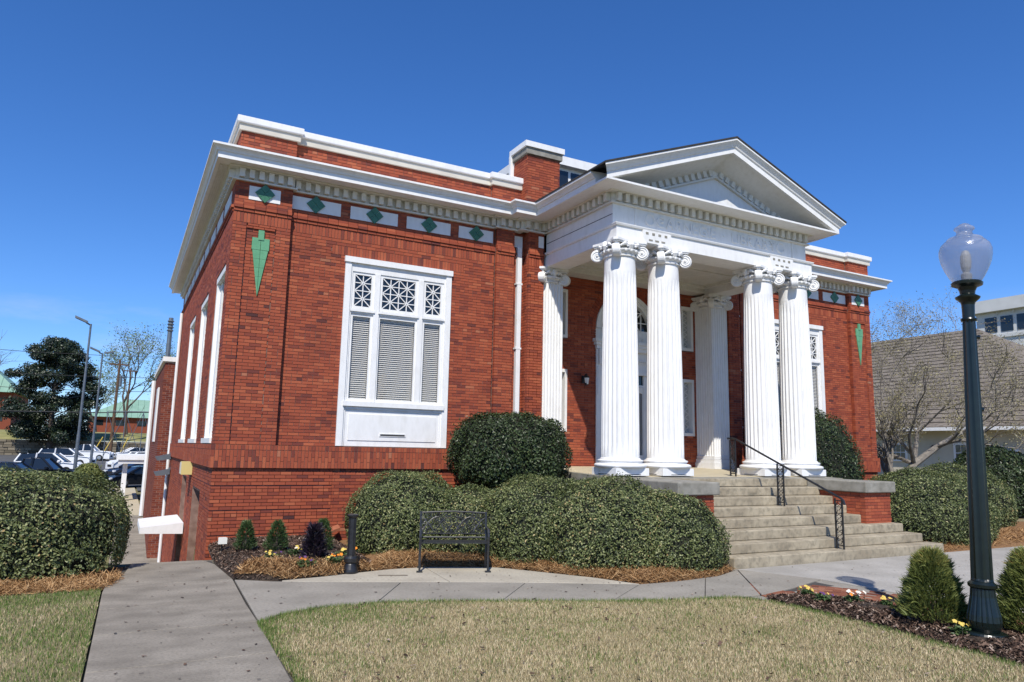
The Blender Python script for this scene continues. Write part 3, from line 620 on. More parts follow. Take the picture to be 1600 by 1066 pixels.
def capital(mb, z, rn, half=.42):
    mb.lathe([(rn*.98, z-.03), (rn+.03, z-.025), (rn+.035, z), (rn+.01, z+.015), (rn, z+.03), (rn+.035, z+.05), (rn+.085, z+.09), (rn+.09, z+.115), (rn+.04, z+.14), (rn, z+.16), (rn+.01, z+.25)], 32)
    for k in range(20):                            # eggs
        t = 2*math.pi*k/20; mb.lathe([(.001, -.04), (.024, -.025), (.03, 0), (.022, .028), (.001, .04)], 6, c=((rn+.072)*math.cos(t), (rn+.072)*math.sin(t), z+.09))
    for sx, sy in ((1, 1), (1, -1), (-1, 1), (-1, -1)):
        d = Vector((sx, sy, 0)).normalized(); ax = Vector((-d.y, d.x, 0)); volute(mb, d*(half*1.13)+Vector((0, 0, z+.065)), ax, .135, .13)
        mb.tube([d*(rn+.02)+Vector((0, 0, z+.17)), d*(half*.98)+Vector((0, 0, z+.205)), d*(half*1.2)+Vector((0, 0, z+.19))], [.07, .06, .05], 6)
    for q in range(4):                             # leaf and flower on each side
        a = math.pi/2*q; d = Vector((math.cos(a), math.sin(a), 0)); t = Vector((-d.y, d.x, 0))
        mb.lathe([(.001, -.10), (.05, -.085), (.085, -.02), (.075, .05), (.04, .09), (.001, .10)], 9, c=d*(rn+.05)+Vector((0, 0, z+.215)))
        for s in (-1, 1):
            mb.tube([d*(rn+.06)+t*s*.06+Vector((0, 0, z+.19)), d*(rn+.07)+t*s*.16+Vector((0, 0, z+.22)), d*(rn+.03)+t*s*.26+Vector((0, 0, z+.16))], [.032, .042, .02], 6)
            mb.lathe([(.001, -.03), (.03, 0), (.001, .03)], 6, c=d*(rn+.085)+t*s*.1+Vector((0, 0, z+.16)))
    ab = []                                        # abacus with hollow sides and cut corners
    for q in range(4):
        a = math.pi/2*q; c_, s_ = math.cos(a), math.sin(a)
        for (lx, ly) in ((half, -half+.07), (half*.90, -half*.45), (half*.87, 0), (half*.90, half*.45), (half, half-.07)): ab.append((lx*c_-ly*s_, lx*s_+ly*c_))
    mb.prism(ab, z+.235, z+.262); mb.prism([(x*1.05, y*1.05) for x, y in ab], z+.264, z+.315)
def column(x, y):
    zf = floorz(y); zt = 6.23-zf; cz_ = zt-.315     # local heights above the floor
    def shaft(b):
        pr = []
        for k in range(15):
            f = k/14; pr.append((.385-.06*f**1.8, .36+(cz_-.40)*f))
        b.lathe([(.41, .325), (.41, .345)]+pr+[(.325, cz_-.03)], 144, mod=lambda i, j, th: flute(i, j, th) if 3 <= i <= 14 else 1)
    c = part('column', 'white_paint', B, shaft); c.location = (x, y, zf)
    part('capital', 'white_paint', c, lambda b: capital(b, cz_, .325))
    part('column_base', 'white_paint', c, lambda b: b.lathe([(.47, .162), (.515, .175), (.53, .205), (.515, .235), (.47, .25), (.44, .255), (.435, .275), (.455, .285), (.465, .30), (.455, .318), (.41, .33)], 40), smooth=True)
    pl = part('plinth', 'white_paint', c, lambda b: b.box(-.41, .41, -.41, .41, 0.012, .162), bevel=.006)
    part('plinth_vent', 'frame_dark_joint', c, lambda b: b.box(-.2, .2, -.413, -.405, .03, .043).box(-.413, -.405, -.2, .2, .03, .043))
    return c
COLX = [8.93, 10.11, 13.0, 14.2]
c0 = column(COLX[0], 11.84)
for x in COLX[1:]: dup(c0, (x, 11.84, floorz(11.84)), parent=B)
WORLD_INV = Matrix.Translation(-B.location)
for x0, x1 in ((8.56, 9.14), (13.98, 14.56)):      # square fluted piers against the wall
    zf = floorz(14.4)
    def pier(b):
        y0, y1 = 14.40, YP; pl = []
        def fl(p, q, n=7):
            p, q = Vector(p), Vector(q); d = (q-p)/n; nn = Vector((-d.y, d.x)).normalized(); r = []
            for i in range(n):
                a = p+d*i; r += [a+d*.0, a+d*.14]+[a+d*(.14+.72*t)+nn*.028*math.sin(math.pi*t) for t in (.2, .5, .8)]+[a+d*.86]
            return r
        poly = [tuple(v) for v in fl((x0, y0), (x1, y0))+fl((x1, y0), (x1, y1))]+[(x1, y1)]+[(x0, y1)]+[tuple(v) for v in fl((x0, y1), (x0, y0))[1:]]
        b.prism(poly, zf+.34, 5.92)
    pr = part('pier', 'white_paint', B, pier)
    MB().box(x0-.02, x1+.02, 14.38, YP, zf+.26, zf+.34).box(x0-.05, x1+.05, 14.35, YP, zf+.16, zf+.255).box(x0-.08, x1+.08, 14.32, YP, zf+.005, zf+.158).build('pier_base', 'white_paint', pr)
    q = MB(); capital(q, 5.915, .30, .40); q.v = [(x+(x0+x1)/2, min(y+14.69, YP+.05), z) for x, y, z in q.v]; q.build('pier_capital', 'white_paint', pr)
# ---------------------------------------------------------------- windows
def lattice(b, x0, x1, z0, z1, nx, nz, y, t=.009):
    """glazing bars: squares with alternating diagonals that make stars"""
    dx, dz = (x1-x0)/nx, (z1-z0)/nz
    def bar(p, q): 
        p, q = Vector(p), Vector(q); d = (q-p).normalized(); n = Vector((-d.z, 0, d.x))*t
        b.slab([p-n, q-n, q+n, p+n], (0, -.022, 0))
    for i in range(1, nx): bar((x0+i*dx, y, z0), (x0+i*dx, y, z1))
    for k in range(1, nz): bar((x0, y-.002, z0+k*dz), (x1, y-.002, z0+k*dz))
    for i in range(nx):
        for k in range(nz):
            p, q = (x0+i*dx, z0+k*dz), (x0+(i+1)*dx, z0+(k+1)*dz)
            if (i+k) % 2: bar((p[0], y-.004, q[1]), (q[0], y-.004, p[1]))
            else: bar((p[0], y-.004, p[1]), (q[0], y-.004, q[1]))
def big_window(X0):
    H0, H1 = WZ; y = YW-.035; Z = lambda d: H1-d; W_ = 2.44
    f = MB()
    f.box(X0, X0+.13, y, y+.2, H0, Z(.12)); f.box(X0+W_-.13, X0+W_, y, y+.2, H0, Z(.12)); f.box(X0-.02, X0+W_+.02, y-.03, y+.2, Z(.12), Z(0)); f.box(X0+.13, X0+W_-.13, y+.03, y+.2, Z(.30), Z(.12))
    f.box(X0+.13, X0+.17, y+.03, y+.2, H0, Z(.30)); f.box(X0+W_-.17, X0+W_-.13, y+.03, y+.2, H0, Z(.30))
    f.box(X0+.66, X0+.78, y+.02, y+.2, Z(3.06), Z(.30)); f.box(X0+1.66, X0+1.78, y+.02, y+.2, Z(3.06), Z(.30))
    bays = ((.17, .66), (.78, 1.66), (1.78, 2.27))
    f.box(X0+.1, X0+W_-.1, y-.035, y+.2, Z(3.16), Z(3.06)); f.box(X0+.17, X0+W_-.17, y+.02, y+.2, Z(3.22), Z(3.162))
    win = f.build('window', 'white_paint', B)
    pn = MB().box(X0+.13, X0+W_-.13, y+.05, y+.2, H0+.002, Z(3.22)).build('window_panel', 'white_paint', win)
    MB().box(X0+.25, X0+W_-.25, y+.035, y+.05, H0+.12, Z(3.32)).build('window_panel', 'white_paint', win)
    MB().box(X0+.92, X0+1.5, y+.022, y+.036, H0+.21, H0+.275).build('vent_slot', 'white_paint', win); MB().box(X0+.94, X0+1.48, y+.018, y+.023, H0+.225, H0+.26).build('vent_opening', 'frame_dark_joint', win)
    for (a, b_) in bays:
        a += X0; b_ += X0
        s = MB(); i = .065                        # transom sash
        s.box(a, a+i, y+.05, y+.1, Z(1.12), Z(.30)); s.box(b_-i, b_, y+.05, y+.1, Z(1.12), Z(.30)); s.box(a+i, b_-i, y+.05, y+.1, Z(.36), Z(.30)); s.box(a+i, b_-i, y+.05, y+.1, Z(1.12), Z(1.04))
        s.box(a, b_, y+.025, y+.11, Z(1.20), Z(1.12)); s.box(a-.02, b_+.02, y-.005, y+.05, Z(1.165), Z(1.12)); s.build('transom_sash', 'white_paint', win)
        n = 2 if b_-a < .6 else 4
        part('glazing_bars', 'white_paint', win, lambda q: lattice(q, a+i, b_-i, Z(1.04), Z(.36), n, 4, y+.085))
        pbox('transom_pane', 'car_glass', win, a+i, b_-i, y+.088, y+.094, Z(1.04), Z(.36))
        i2 = .055 if b_-a < .6 else .04
        s = MB(); s.box(a, a+i2, y+.05, y+.1, Z(3.06), Z(1.2)); s.box(b_-i2, b_, y+.05, y+.1, Z(3.06), Z(1.2)); s.box(a+i2, b_-i2, y+.05, y+.1, Z(1.26), Z(1.2)); s.box(a+i2, b_-i2, y+.05, y+.1, Z(3.06), Z(3.0)); s.build('lower_sash', 'white_paint', win)
        pbox('lower_pane', 'window_glass', win, a+i2, b_-i2, y+.07, y+.075, Z(3.0), Z(1.26))
        me = None; zz = Z(3.0)+.02
        while zz < Z(1.28):
            if me is None:
                o = MB().slab([(-(b_-a)/2+i2, -.016, -.017), ((b_-a)/2-i2, -.016, -.017), ((b_-a)/2-i2, .016, .017), (-(b_-a)/2+i2, .016, .017)], (0, 0, .003)).build('blind_slat', 'blind', win); me = o.data
            else: o = link('blind_slat', me, win)
            o.location = ((a+b_)/2, y+.13, zz); zz += .044
    pbox('blind_headrail', 'blind', win, X0+.2, X0+W_-.2, y+.115, y+.15, Z(1.29), Z(1.25))
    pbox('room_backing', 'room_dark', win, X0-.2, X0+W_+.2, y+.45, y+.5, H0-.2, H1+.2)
    return win
big_window(WIN_L[0]); big_window(WIN_R[0])
# side windows: deep white frames seen at a low angle
for a, b_ in SWN:
    x = XL+.02
    f = MB().box(x, x+.24, a, a+.12, 1.87, 5.33).box(x, x+.24, b_-.12, b_, 1.87, 5.33).box(x-.01, x+.24, a, b_, 5.33, 5.45).box(x-.06, x+.24, a, b_, 1.87, 1.97)
    f.box(x+.08, x+.2, (a+b_)/2-.05, (a+b_)/2+.05, 1.97, 5.33).box(x+.1, x+.2, a+.12, b_-.12, 4.3, 4.4)
    wn = f.build('side_window', 'white_paint', B); pbox('side_pane', 'car_glass', wn, x+.16, x+.17, a+.12, b_-.12, 1.97, 5.33)
    MB().box(x+.07, x+.15, b_-.42, b_-.12, 1.97, 5.33).build('side_sash', 'white_paint', wn)
# narrow light slots beside the entrance
for a, b_, c, e in nh:
    f = MB().box(a, a+.07, YP-.01, YP+.2, c, e).box(b_-.07, b_, YP-.01, YP+.2, c, e).box(a+.07, b_-.07, YP-.02, YP+.18, e-.08, e).box(a+.07, b_-.07, YP-.02, YP+.18, c, c+.08)
    q = f.build('narrow_window', 'white_paint', B); pbox('narrow_pane', 'pale_pane', q, a+.07, b_-.07, YP+.165, YP+.175, c+.08, e-.08)
    g = MB(); n = 8; h = (e-c-.16)/n
    for k in range(n):
        for s in (0, 1):
            p, r = Vector((a+.07+(b_-a-.14)*s, YP+.145, c+.08+h*k)), Vector((b_-.07-(b_-a-.14)*s, YP+.145, c+.08+h*(k+1))); d = (r-p).normalized(); nn = Vector((-d.z, 0, d.x))*.008; g.slab([p-nn, r-nn, r+nn, p+nn], (0, .02, 0))
    g.build('window_grille', 'white_paint', q)
# ---------------------------------------------------------------- doorway
DW = MB(); zf = floorz(YP)
DW.box(DX-AR, DX-AR+.26, YP-.03, YP+.22, zf, 4.60).box(DX+AR-.26, DX+AR, YP-.03, YP+.22, zf, 4.60)          # jamb pilasters
DW.box(DX-AR-.06, DX+AR+.06, YP-.12, YP+.22, 4.60, 4.68).box(DX-AR-.02, DX+AR+.02, YP-.08, YP+.22, 4.50, 4.60).box(DX-AR-.10, DX+AR+.10, YP-.16, YP+.22, 4.68, 4.76)
DW.box(DX-AR+.0, DX+AR-.0, YP+.05, YP+.22, 4.76, AZ)                                                         # panel under the fanlight
DW.box(DX-AR+.26, DX+AR-.26, YP+.06, YP+.22, 3.90, 4.50)
DW.box(DX-AR+.26, DX-.62, YP+.08, YP+.22, zf, 3.90).box(DX+.62, DX+AR-.26, YP+.08, YP+.22, zf, 3.90)
DW.box(DX-.70, DX+.70, YP-.0, YP+.07, 3.90, 3.98).box(DX-.70, DX+.70, YP+.02, YP+.07, 4.20, 4.24).box(DX-.62, DX+.62, YP+.08, YP+.2, 3.58, 3.64)
DW.box(DX-.04, DX+.04, YP+.08, YP+.2, 3.64, 3.90)
n = 28
for k in range(n):
    t0, t1 = math.pi*k/n, math.pi*(k+1)/n
    for r0, r1, d0 in ((.80, .90, .0), (.90, AR, -.04)):
        DW.slab([(DX+r*math.cos(t), YP+d0, AZ+r*math.sin(t)) for r, t in ((r0, t0), (r1, t0), (r1, t1), (r0, t1))], (0, .2-d0, 0))
DWO = DW.build('doorway', 'white_paint', B)
def fan(b):
    y = YP+.10; r = .80
    def bar(p, q):
        p, q = Vector(p), Vector(q); d = (q-p).normalized(); nn = Vector((-d.z, 0, d.x))*.012; b.slab([p-nn, q-nn, q+nn, p+nn], (0, -.03, 0))
    g = .267
    for i in (-2, -1, 0, 1, 2):
        x = i*g; h = math.sqrt(max(r*r-x*x, 0)); bar((DX+x, y, AZ), (DX+x, y, AZ+h))
    for k in (1, 2):
        z = k*g; h = math.sqrt(r*r-z*z); bar((DX-h, y-.002, AZ+z), (DX+h, y-.002, AZ+z))
    for i in range(-3, 3):
        for k in range(3):
            a, c = (i*g, k*g), ((i+1)*g, (k+1)*g)
            if (i+k) % 2: a, c = (a[0], c[1]), (c[0], a[1])
            if math.hypot(*a) < r*1.02 and math.hypot(*c) < r*1.02: bar((DX+a[0], y-.004, AZ+a[1]), (DX+c[0], y-.004, AZ+c[1]))
    b.box(DX-.8, DX+.8, y-.04, y+.01, AZ, AZ+.05)
part('fanlight_bars', 'white_paint', DWO, fan)
fp = [(DX+.81*math.cos(math.pi*k/24), YP+.13, AZ+.81*math.sin(math.pi*k/24)) for k in range(25)]
MB().slab(fp, (0, .01, 0)).build('fanlight_pane', 'car_glass', DWO)
pbox('transom_pane', 'car_glass', DWO, DX-.62, DX+.62, YP+.13, YP+.14, 3.64, 3.90)
for k in range(22): pbox('door_dentil', 'white_paint', DWO, DX-.68+.062*k, DX-.68+.062*k+.034, YP-.02, YP+.06, 4.245, 4.29)
def scroll(b, s):
    pts = [(DX+s*(.08+.5*t), YP+.045, 4.86+.09*math.sin(t*6.5)*(1-t*.4)) for t in np.linspace(0, 1, 14)]; b.tube(pts, [.016]*14, 5)
    volute(b, (DX+s*.10, YP+.04, 4.90), (0, 1, 0), .06, .02); volute(b, (DX+s*.55, YP+.04, 4.86), (0, 1, 0), .045, .02)
part('scroll_ornament', 'white_paint', DWO, lambda b: (scroll(b, 1), scroll(b, -1)))
for s in (-1, 1):                                  # consoles under the door cornice
    x = DX+s*(AR-.12); MB().box(x-.07, x+.07, YP-.10, YP-.03, 4.10, 4.49).build('door_bracket', 'white_paint', DWO); MB().box(x-.08, x+.08, YP-.05, YP-.03, 3.3, 4.05).build('door_bracket', 'white_paint', DWO)
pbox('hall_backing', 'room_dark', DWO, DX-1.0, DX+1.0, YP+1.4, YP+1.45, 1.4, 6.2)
def leaf(hx, ang, flip):
    d = MB(); w_, z0, z1 = .60, zf+.02, 3.57
    d.box(0, .12, -.022, .022, z0, z1).box(w_-.12, w_, -.022, .022, z0, z1).box(.12, w_-.12, -.022, .022, z0, z0+.28).box(.12, w_-.12, -.022, .022, z1-.16, z1)
    o = d.build('door', 'white_paint', DWO); o.location = (hx, YP+.12, 0); o.rotation_euler = (0, 0, ang)
    q = MB().box(.12, w_-.12, -.004, .004, z0+.28, z1-.16).build('door_pane', 'car_glass', DWO); q.location = o.location; q.rotation_euler = o.rotation_euler
    h = MB().tube([(w_-.06, -.07, 2.3), (w_-.06, -.07, 2.75)], .012, 6).box(w_-.07, w_-.05, -.07, -.02, 2.32, 2.34).box(w_-.07, w_-.05, -.07, -.02, 2.71, 2.73).build('door_handle', 'iron', DWO); h.location = o.location; h.rotation_euler = o.rotation_euler
leaf(DX+.62, math.radians(180+38), 1); leaf(DX-.62, 0, 0)
# downspouts and the box gutter heads
for x in (7.985, 15.1):
    ds = pbox('downspout', 'white_paint', B, x-.055, x+.055, YW-.11, YW-.015, 1.9, 6.66)
    for z in (2.6, 4.2, 5.75): pbox('downspout_strap', 'white_paint', ds, x-.08, x+.08, YW-.115, YW-.005, z, z+.04)
dsp = MB().tube([(XL-.06, 27.4, 6.4), (XL-.06, 27.4, -2.2)], .05, 8).build('downspout', 'white_paint', B)
# side doors, canopy
for (a, b_, z0, z1) in dh:
    d = MB().box(XL+.27, XL+.30, a, b_, -2.5, z1).box(XL+.2, XL+.28, a, a+.1, -2.5, z1).box(XL+.2, XL+.28, b_-.1, b_, -2.5, z1).build('side_door', 'white_paint', B)
SX = MB().slab([(XL-.02, 19.5, -.06), (XL-.02, 19.5, -.32), (.57, 19.5, -.29), (.57, 19.5, -.15)], (0, 2.3, 0)).build('door_canopy', 'white_paint', B)
# wall lantern by the entrance
wl = thing('wall_lantern', 'small iron lantern on the shaded brick wall beside the entrance', 'lantern', (10.18, YP-.02, 3.6))
wl.location = (10.18, YP-.02, 3.6)
MB().box(-.05, .05, -.01, .016, -.02, .16).tube([(0, 0, .1), (0, -.1, .2), (0, -.14, .16)], .012, 6).build('bracket', 'iron', wl)
MB().lathe([(.05, -.08), (.075, .12), (.08, .125), (.02, .18), (.01, .21)], 6, c=(0, -.14, 0)).build('lantern_cap', 'iron', wl)
MB().lathe([(.045, -.06), (.068, .10)], 6, c=(0, -.152, 0)).build('lantern_glass', 'lamp_white', wl)
# side wall fittings
ub = thing('utility_box', 'cream meter box fixed high on the side brick wall', 'box', (XL-.14, 18.6, 1.13)); MB().box(-.10, .137, 0, .38, 0, .30).build('box_body', 'plastic_yellow', ub); MB().box(-.115, -.102, .02, .36, .02, .28).build('box_door', 'cream_trim', ub)
for z, nm in ((1.35, 'upper'), (.85, 'lower')):
    fl = thing('flood_light', f'{nm} of two grey flood lights at the far end of the side wall', 'flood light', (XL-.005, 26.6, z)); MB().slab([(-.02, 0, .16), (-.5, 0, .05), (-.42, 0, -.08), (-.02, 0, -.02)], (0, .3, 0)).build('lamp_housing', 'grey_metal', fl); MB().box(-.06, 0, .1, .2, -.05, .2).build('bracket', 'grey_metal', fl)

# ---------------------------------------------------------------- entrance steps, cheek walls, rail
ST = thing('entrance_steps', 'flight of weathered concrete steps up to the columned portico', 'steps', (11.5, 8.9, 0), world=True)
ends = [14.82, 14.66, 14.54]
for k in range(8):
    y0 = 8.9+.3285*k; r_ = ends[k] if k < 3 else 13.655; l_ = 9.03 if k < 3 else 9.465
    if k == 7: MB().box(8.38, 14.87, 11.17, 11.21, 1.20, 1.362).build('step', 'step_concrete', ST, bevel=.012); continue
    MB().box(l_, r_, y0, min(y0+.36, 11.2), .17*k+.003 if k else -.05, .17*(k+1)).build('step', 'step_concrete', ST, bevel=.016)
    if k: pbox('step_core', 'step_concrete', ST, max(l_, 9.47)+.01, min(r_, 13.65)-.01, y0+.3, 11.19, .17*(k-1)+.01, .17*k+.001) if False else None
MB().slab([(9.48, 9.2, -.05), (9.48, 9.2, .1), (9.48, 11.18, 1.12), (9.48, 11.18, -.05)], (4.16, 0, 0)).build('step_core', 'step_concrete', ST)
for i, (a, b_) in enumerate(CK):
    ckw = thing('cheek_wall', 'brick cheek wall with thick stone cap right of the steps' if i == 0 else 'stone capped cheek wall left of the steps, mostly behind the hedge', 'wall', (a, 9.8, 0), world=True)
    m_ = (BA[:, 3] < 12) & (cx > a-.1) & (cx < b_+.1)
    w0 = MB().box(a+.01, b_-.01, 9.79, 11.18, -.1, 1.13).build('wall_core', 'mortar', ckw); brick_rows = BA[m_]
    for a8 in brick_rows[:300]:
        L, D, Hh = [round(v/.004)*.004 for v in (a8[1]-a8[0], a8[3]-a8[2], a8[5]-a8[4])]; key = ('k', round(L, 3), round(D, 3), round(Hh, 3), int(RNG.integers(4)))
        if key not in bm_cache: bm_cache[key] = None
        if bm_cache[key] is None:
            o = brick_mesh('brick', np.array([[-L/2, L/2, -D/2, D/2, -Hh/2, Hh/2]]), np.array([.3+.15*key[-1]]), w0); bm_cache[key] = o.data
        else: o = link('brick', bm_cache[key], w0)
        o.location = (a8[:2].mean(), a8[2:4].mean(), a8[4:].mean())
    MB().box(a-.06, b_+.08, 9.70, 11.165, 1.135, 1.362).build('stone_cap', 'stone', ckw, bevel=.02)
HRX = 11.9
HR = thing('handrail', 'black wrought iron handrail with scrolled panels up the middle of the steps', 'handrail', (HRX, 9.1, .17), world=True)
def newel(y, z, h):
    b = MB(); wd = .15
    for s in (0, 1): b.box(HRX-.013, HRX+.013, y+s*wd-.013, y+s*wd+.013, z, z+h+(.09 if s else 0)*0)
    b.box(HRX-.011, HRX+.011, y, y+wd, z+.06, z+.08).box(HRX-.011, HRX+.011, y, y+wd, z+h-.05, z+h-.03)
    n = 5; hh = (h-.15)/n
    for k in range(n):
        zc = z+.09+hh*(k+.5)
        for s in (-1, 1):
            pts = [(HRX, y+wd/2+s*(.012+.045*math.sin(math.pi*t)), zc+hh*.48*(t*2-1)) for t in np.linspace(0, 1, 8)]; b.tube(pts, .008, 4)
            pts = [(HRX, y+wd/2+s*.03+.022*math.cos(a)*s, zc+.022*math.sin(a)) for a in np.linspace(0, 5.2, 9)]; b.tube(pts, .007, 4)
    return b.build('newel_panel', 'iron', HR)
# three panels carried on the first step, the fifth step and the portico floor
newel(9.0, .17, .92); newel(10.33, .85, .84); newel(11.62, floorz(11.62)-.002, .80)
rail = [(HRX, 8.94, .98), (HRX, 8.97, 1.06), (HRX, 9.02, 1.095), (HRX, 11.60, 2.20), (HRX, 11.66, 2.215), (HRX, 11.84, 2.215)]
MB().tube(rail, .022, 8).build('rail', 'iron', HR)
# ================================================================ ground, paths, beds
def sm(a, b, x): t = np.clip((x-a)/(b-a), 0, 1); return t*t*(3-2*t)
SY = np.array([-1e4, 12.8, 13.4, 18.5, 26, 36, 58, 85, 105, 116, 1e4]); SZ = np.array([0, 0, -.12, -2.32, -2.32, -1.3, -1.25, -.6, -.2, 0, 0])
def gz(x, y):
    x = np.asarray(x, float); y = np.asarray(y, float)
    s = np.interp(y, SY, SZ); wx = np.where(y < 29, 1-sm(1.58, 1.75, x), 1-sm(4, 26, x)); wx = wx*(sm(-60, -20, x))
    return s*wx
def sheet(name, m, xs, ys, dz, label=None):
    X, Y = np.meshgrid(xs, ys); Z = gz(X, Y)+dz; nx, ny = len(xs), len(ys)
    V = np.stack([X, Y, Z], -1).reshape(-1, 3); i = np.arange((ny-1)*(nx-1)); r = i//(nx-1); c = i % (nx-1); a = r*nx+c
    o = fastmesh(name, V, np.stack([a, a+1, a+nx+1, a+nx], 1), m); o.data.polygons.foreach_set('use_smooth', [True]*len(i)); return tag(o, label, None, None, 'structure')
xs = np.array([-1500, -600, -250, -120, -60, -45, -32, -22, -14, -8, -4, -2, -1, -.3, 0, .4, .8, 1.2, 1.5, 1.56, 1.6, 1.65, 1.7, 1.76, 2.2, 3, 4, 6, 9, 12, 15, 18, 22, 26, 34, 50, 80, 140, 300, 700, 1500.])
ys = np.array([-1500, -400, -100, -30, -10, -4, 0, 3, 6, 8, 10, 11.5, 12.4, 12.8, 13.0, 13.2, 13.4, 14, 15, 16, 17, 18, 18.5, 20, 22, 24, 26, 28, 30, 33, 36, 42, 50, 58, 70, 85, 95, 105, 116, 130, 200, 400, 900, 2500.])
sheet('ground', 'far_ground', xs, ys, -.06, 'grassy ground around the library')
def flat(name, m, poly, z, thick=.05, parent=None, bevel=0):
    return MB().prism(poly, z-thick, z).build(name, m, parent, bevel=bevel)
def struct(name, label):
    o = bpy.data.objects.new(name, None); COL.objects.link(o); tag(o, label, None, None, 'structure'); return o
def shrink(poly, d=.006):
    c = Vector((sum(p[0] for p in poly)/len(poly), sum(p[1] for p in poly)/len(poly))); r = []
    for i, p in enumerate(poly):
        a, b_, q = Vector(poly[i-1]), Vector(poly[(i+1) % len(poly)]), Vector(p); e1 = (q-a).normalized(); e2 = (b_-q).normalized()
        n = Vector((-e1.y, e1.x))+Vector((-e2.y, e2.x)); n = n/max(1+e1.dot(e2)*1.0, .5)*1.0; r.append((q.x+n.x*d, q.y+n.y*d))
    return r
# old concrete path running back along the side of the building
PT = struct('side_path', 'old grey concrete path along the left side of the library')
pe = [4.2, 5.6, 7.0, 8.25, 9.5, 10.9, 12.82]
lx = lambda y: -.1+.0136*(y-6.75) if y < 10.8 else np.interp(y, [10.8, 10.9, 11.5, 12.85], [-.045, -.03, .15, .30]); rx = lambda y: np.interp(y, [4, 6, 8.2, 9.2, 10.9, 12.4, 12.85], [1.33, 1.37, 1.455, 1.47, 1.545, 1.46, 1.33])
for a, b_ in zip(pe, pe[1:]):
    ym = np.linspace(a, b_, 5); poly = [(rx(y), y) for y in ym]; poly = [(lx(a), a)]+poly+[(lx(y), y) for y in ym[::-1][:-1]]
    flat('path_slab', 'path_old', shrink(poly, .009), 0, parent=PT, bevel=.008)
MB().prism([(-.14, 3.9), (1.33, 3.9), (1.45, 8.2), (1.53, 10.8), (1.45, 12.8), (.25, 12.8), (-.03, 10.9)], -.055, -.018).build('path_bed', 'joint', PT)
yy = [12.83, 13.4, 15, 16.8, 18.5, 21, 23.5, 26, 29, 32, 36]                       # falling stretch behind
for a, b_ in zip(yy, yy[1:]):
    MB().slab([(x_, y_, float(gz(0, y_))+.0) for x_, y_ in ((.0, a+.006), (1.50, a+.006), (1.50, b_-.006), (.0, b_-.006))], (0, 0, -.05)).build('path_slab', 'path_old', PT)
SW = struct('far_sidewalk', 'pale concrete sidewalk beside the annex leading to the parking lot')
for k in range(8):
    a = 36+2.6*k; MB().slab([(x_, y_, float(gz(0, y_))+.02) for x_, y_ in ((-.5, a+.01), (1.1, a+.01), (1.1, a+2.58), (-.5, a+2.58))], (0, 0, -.06)).build('sidewalk_slab', 'porch_floor', SW)
# curving front walk (older grey slabs) with the paler bench pad behind
near = [(1.455, 8.211), (1.75, 8.52), (2.215, 8.703), (2.987, 8.69), (3.7, 8.47), (4.396, 8.186), (5.1, 7.9), (5.754, 7.623), (6.5, 7.40), (7.346, 7.227), (7.75, 7.18)]
far = [(1.55, 10.86), (2.112, 10.46), (2.9, 10.12), (3.7, 9.80), (4.5, 9.48), (5.3, 9.12), (6.1, 8.72), (6.7, 8.42), (7.434, 8.40), (8.3, 8.52), (9.05, 8.87)]
back = [(2.131, 10.55), (2.868, 10.66), (3.5, 10.85), (4.155, 10.96), (4.9, 10.75), (5.477, 10.44), (5.95, 9.75), (6.389, 9.10), (6.55, 8.75)]
def lerp_poly(P, t):
    d = [0]
    for a, b_ in zip(P, P[1:]): d.append(d[-1]+math.dist(a, b_))
    s = t*d[-1]; i = max(k for k in range(len(d)-1) if d[k] <= s+1e-9); f = (s-d[i])/(d[i+1]-d[i]); return (P[i][0]+(P[i+1][0]-P[i][0])*f, P[i][1]+(P[i+1][1]-P[i][1])*f)
WK = struct('front_walk', 'curving grey concrete walk in front of the hedges')
tj = [0, .285, .50, .70, .86, 1.0]; tn = [0, .24, .47, .68, .87, 1.0]
for k in range(5):
    A_ = [lerp_poly(near, tn[k]+(tn[k+1]-tn[k])*q/4) for q in range(5)]; C_ = [lerp_poly(far, tj[k]+(tj[k+1]-tj[k])*q/4) for q in range(5)]
    flat('walk_slab', 'walk', shrink(A_+C_[::-1]), 0, parent=WK, bevel=.006)
MB().prism(near+[(9.4, 7.3), (9.4, 8.85)]+far[::-1], -.055, -.018).build('walk_bed', 'joint', WK)
for k in range(3):
    t0, t1 = [(0, .42), (.42, .70), (.70, 1)][k]; u0, u1 = [(0, .46), (.46, .765), (.765, 1)][k]
    fr_ = far[1:8]; A_ = [lerp_poly(fr_, u0+(u1-u0)*q/4) for q in range(5)]; C_ = [lerp_poly(back, t0+(t1-t0)*q/4) for q in range(5)]
    flat('bench_pad_slab', 'walk_new', shrink(A_+C_[::-1]), .002, parent=WK, bevel=.006)
dc = flat('drain_cover', 'rock', [(3.46, 10.38), (3.86, 10.24), (3.89, 10.31), (3.49, 10.45)], .007, .01); tag(dc, 'small square drain cover set in the pale slab beside the bench', 'drain cover')
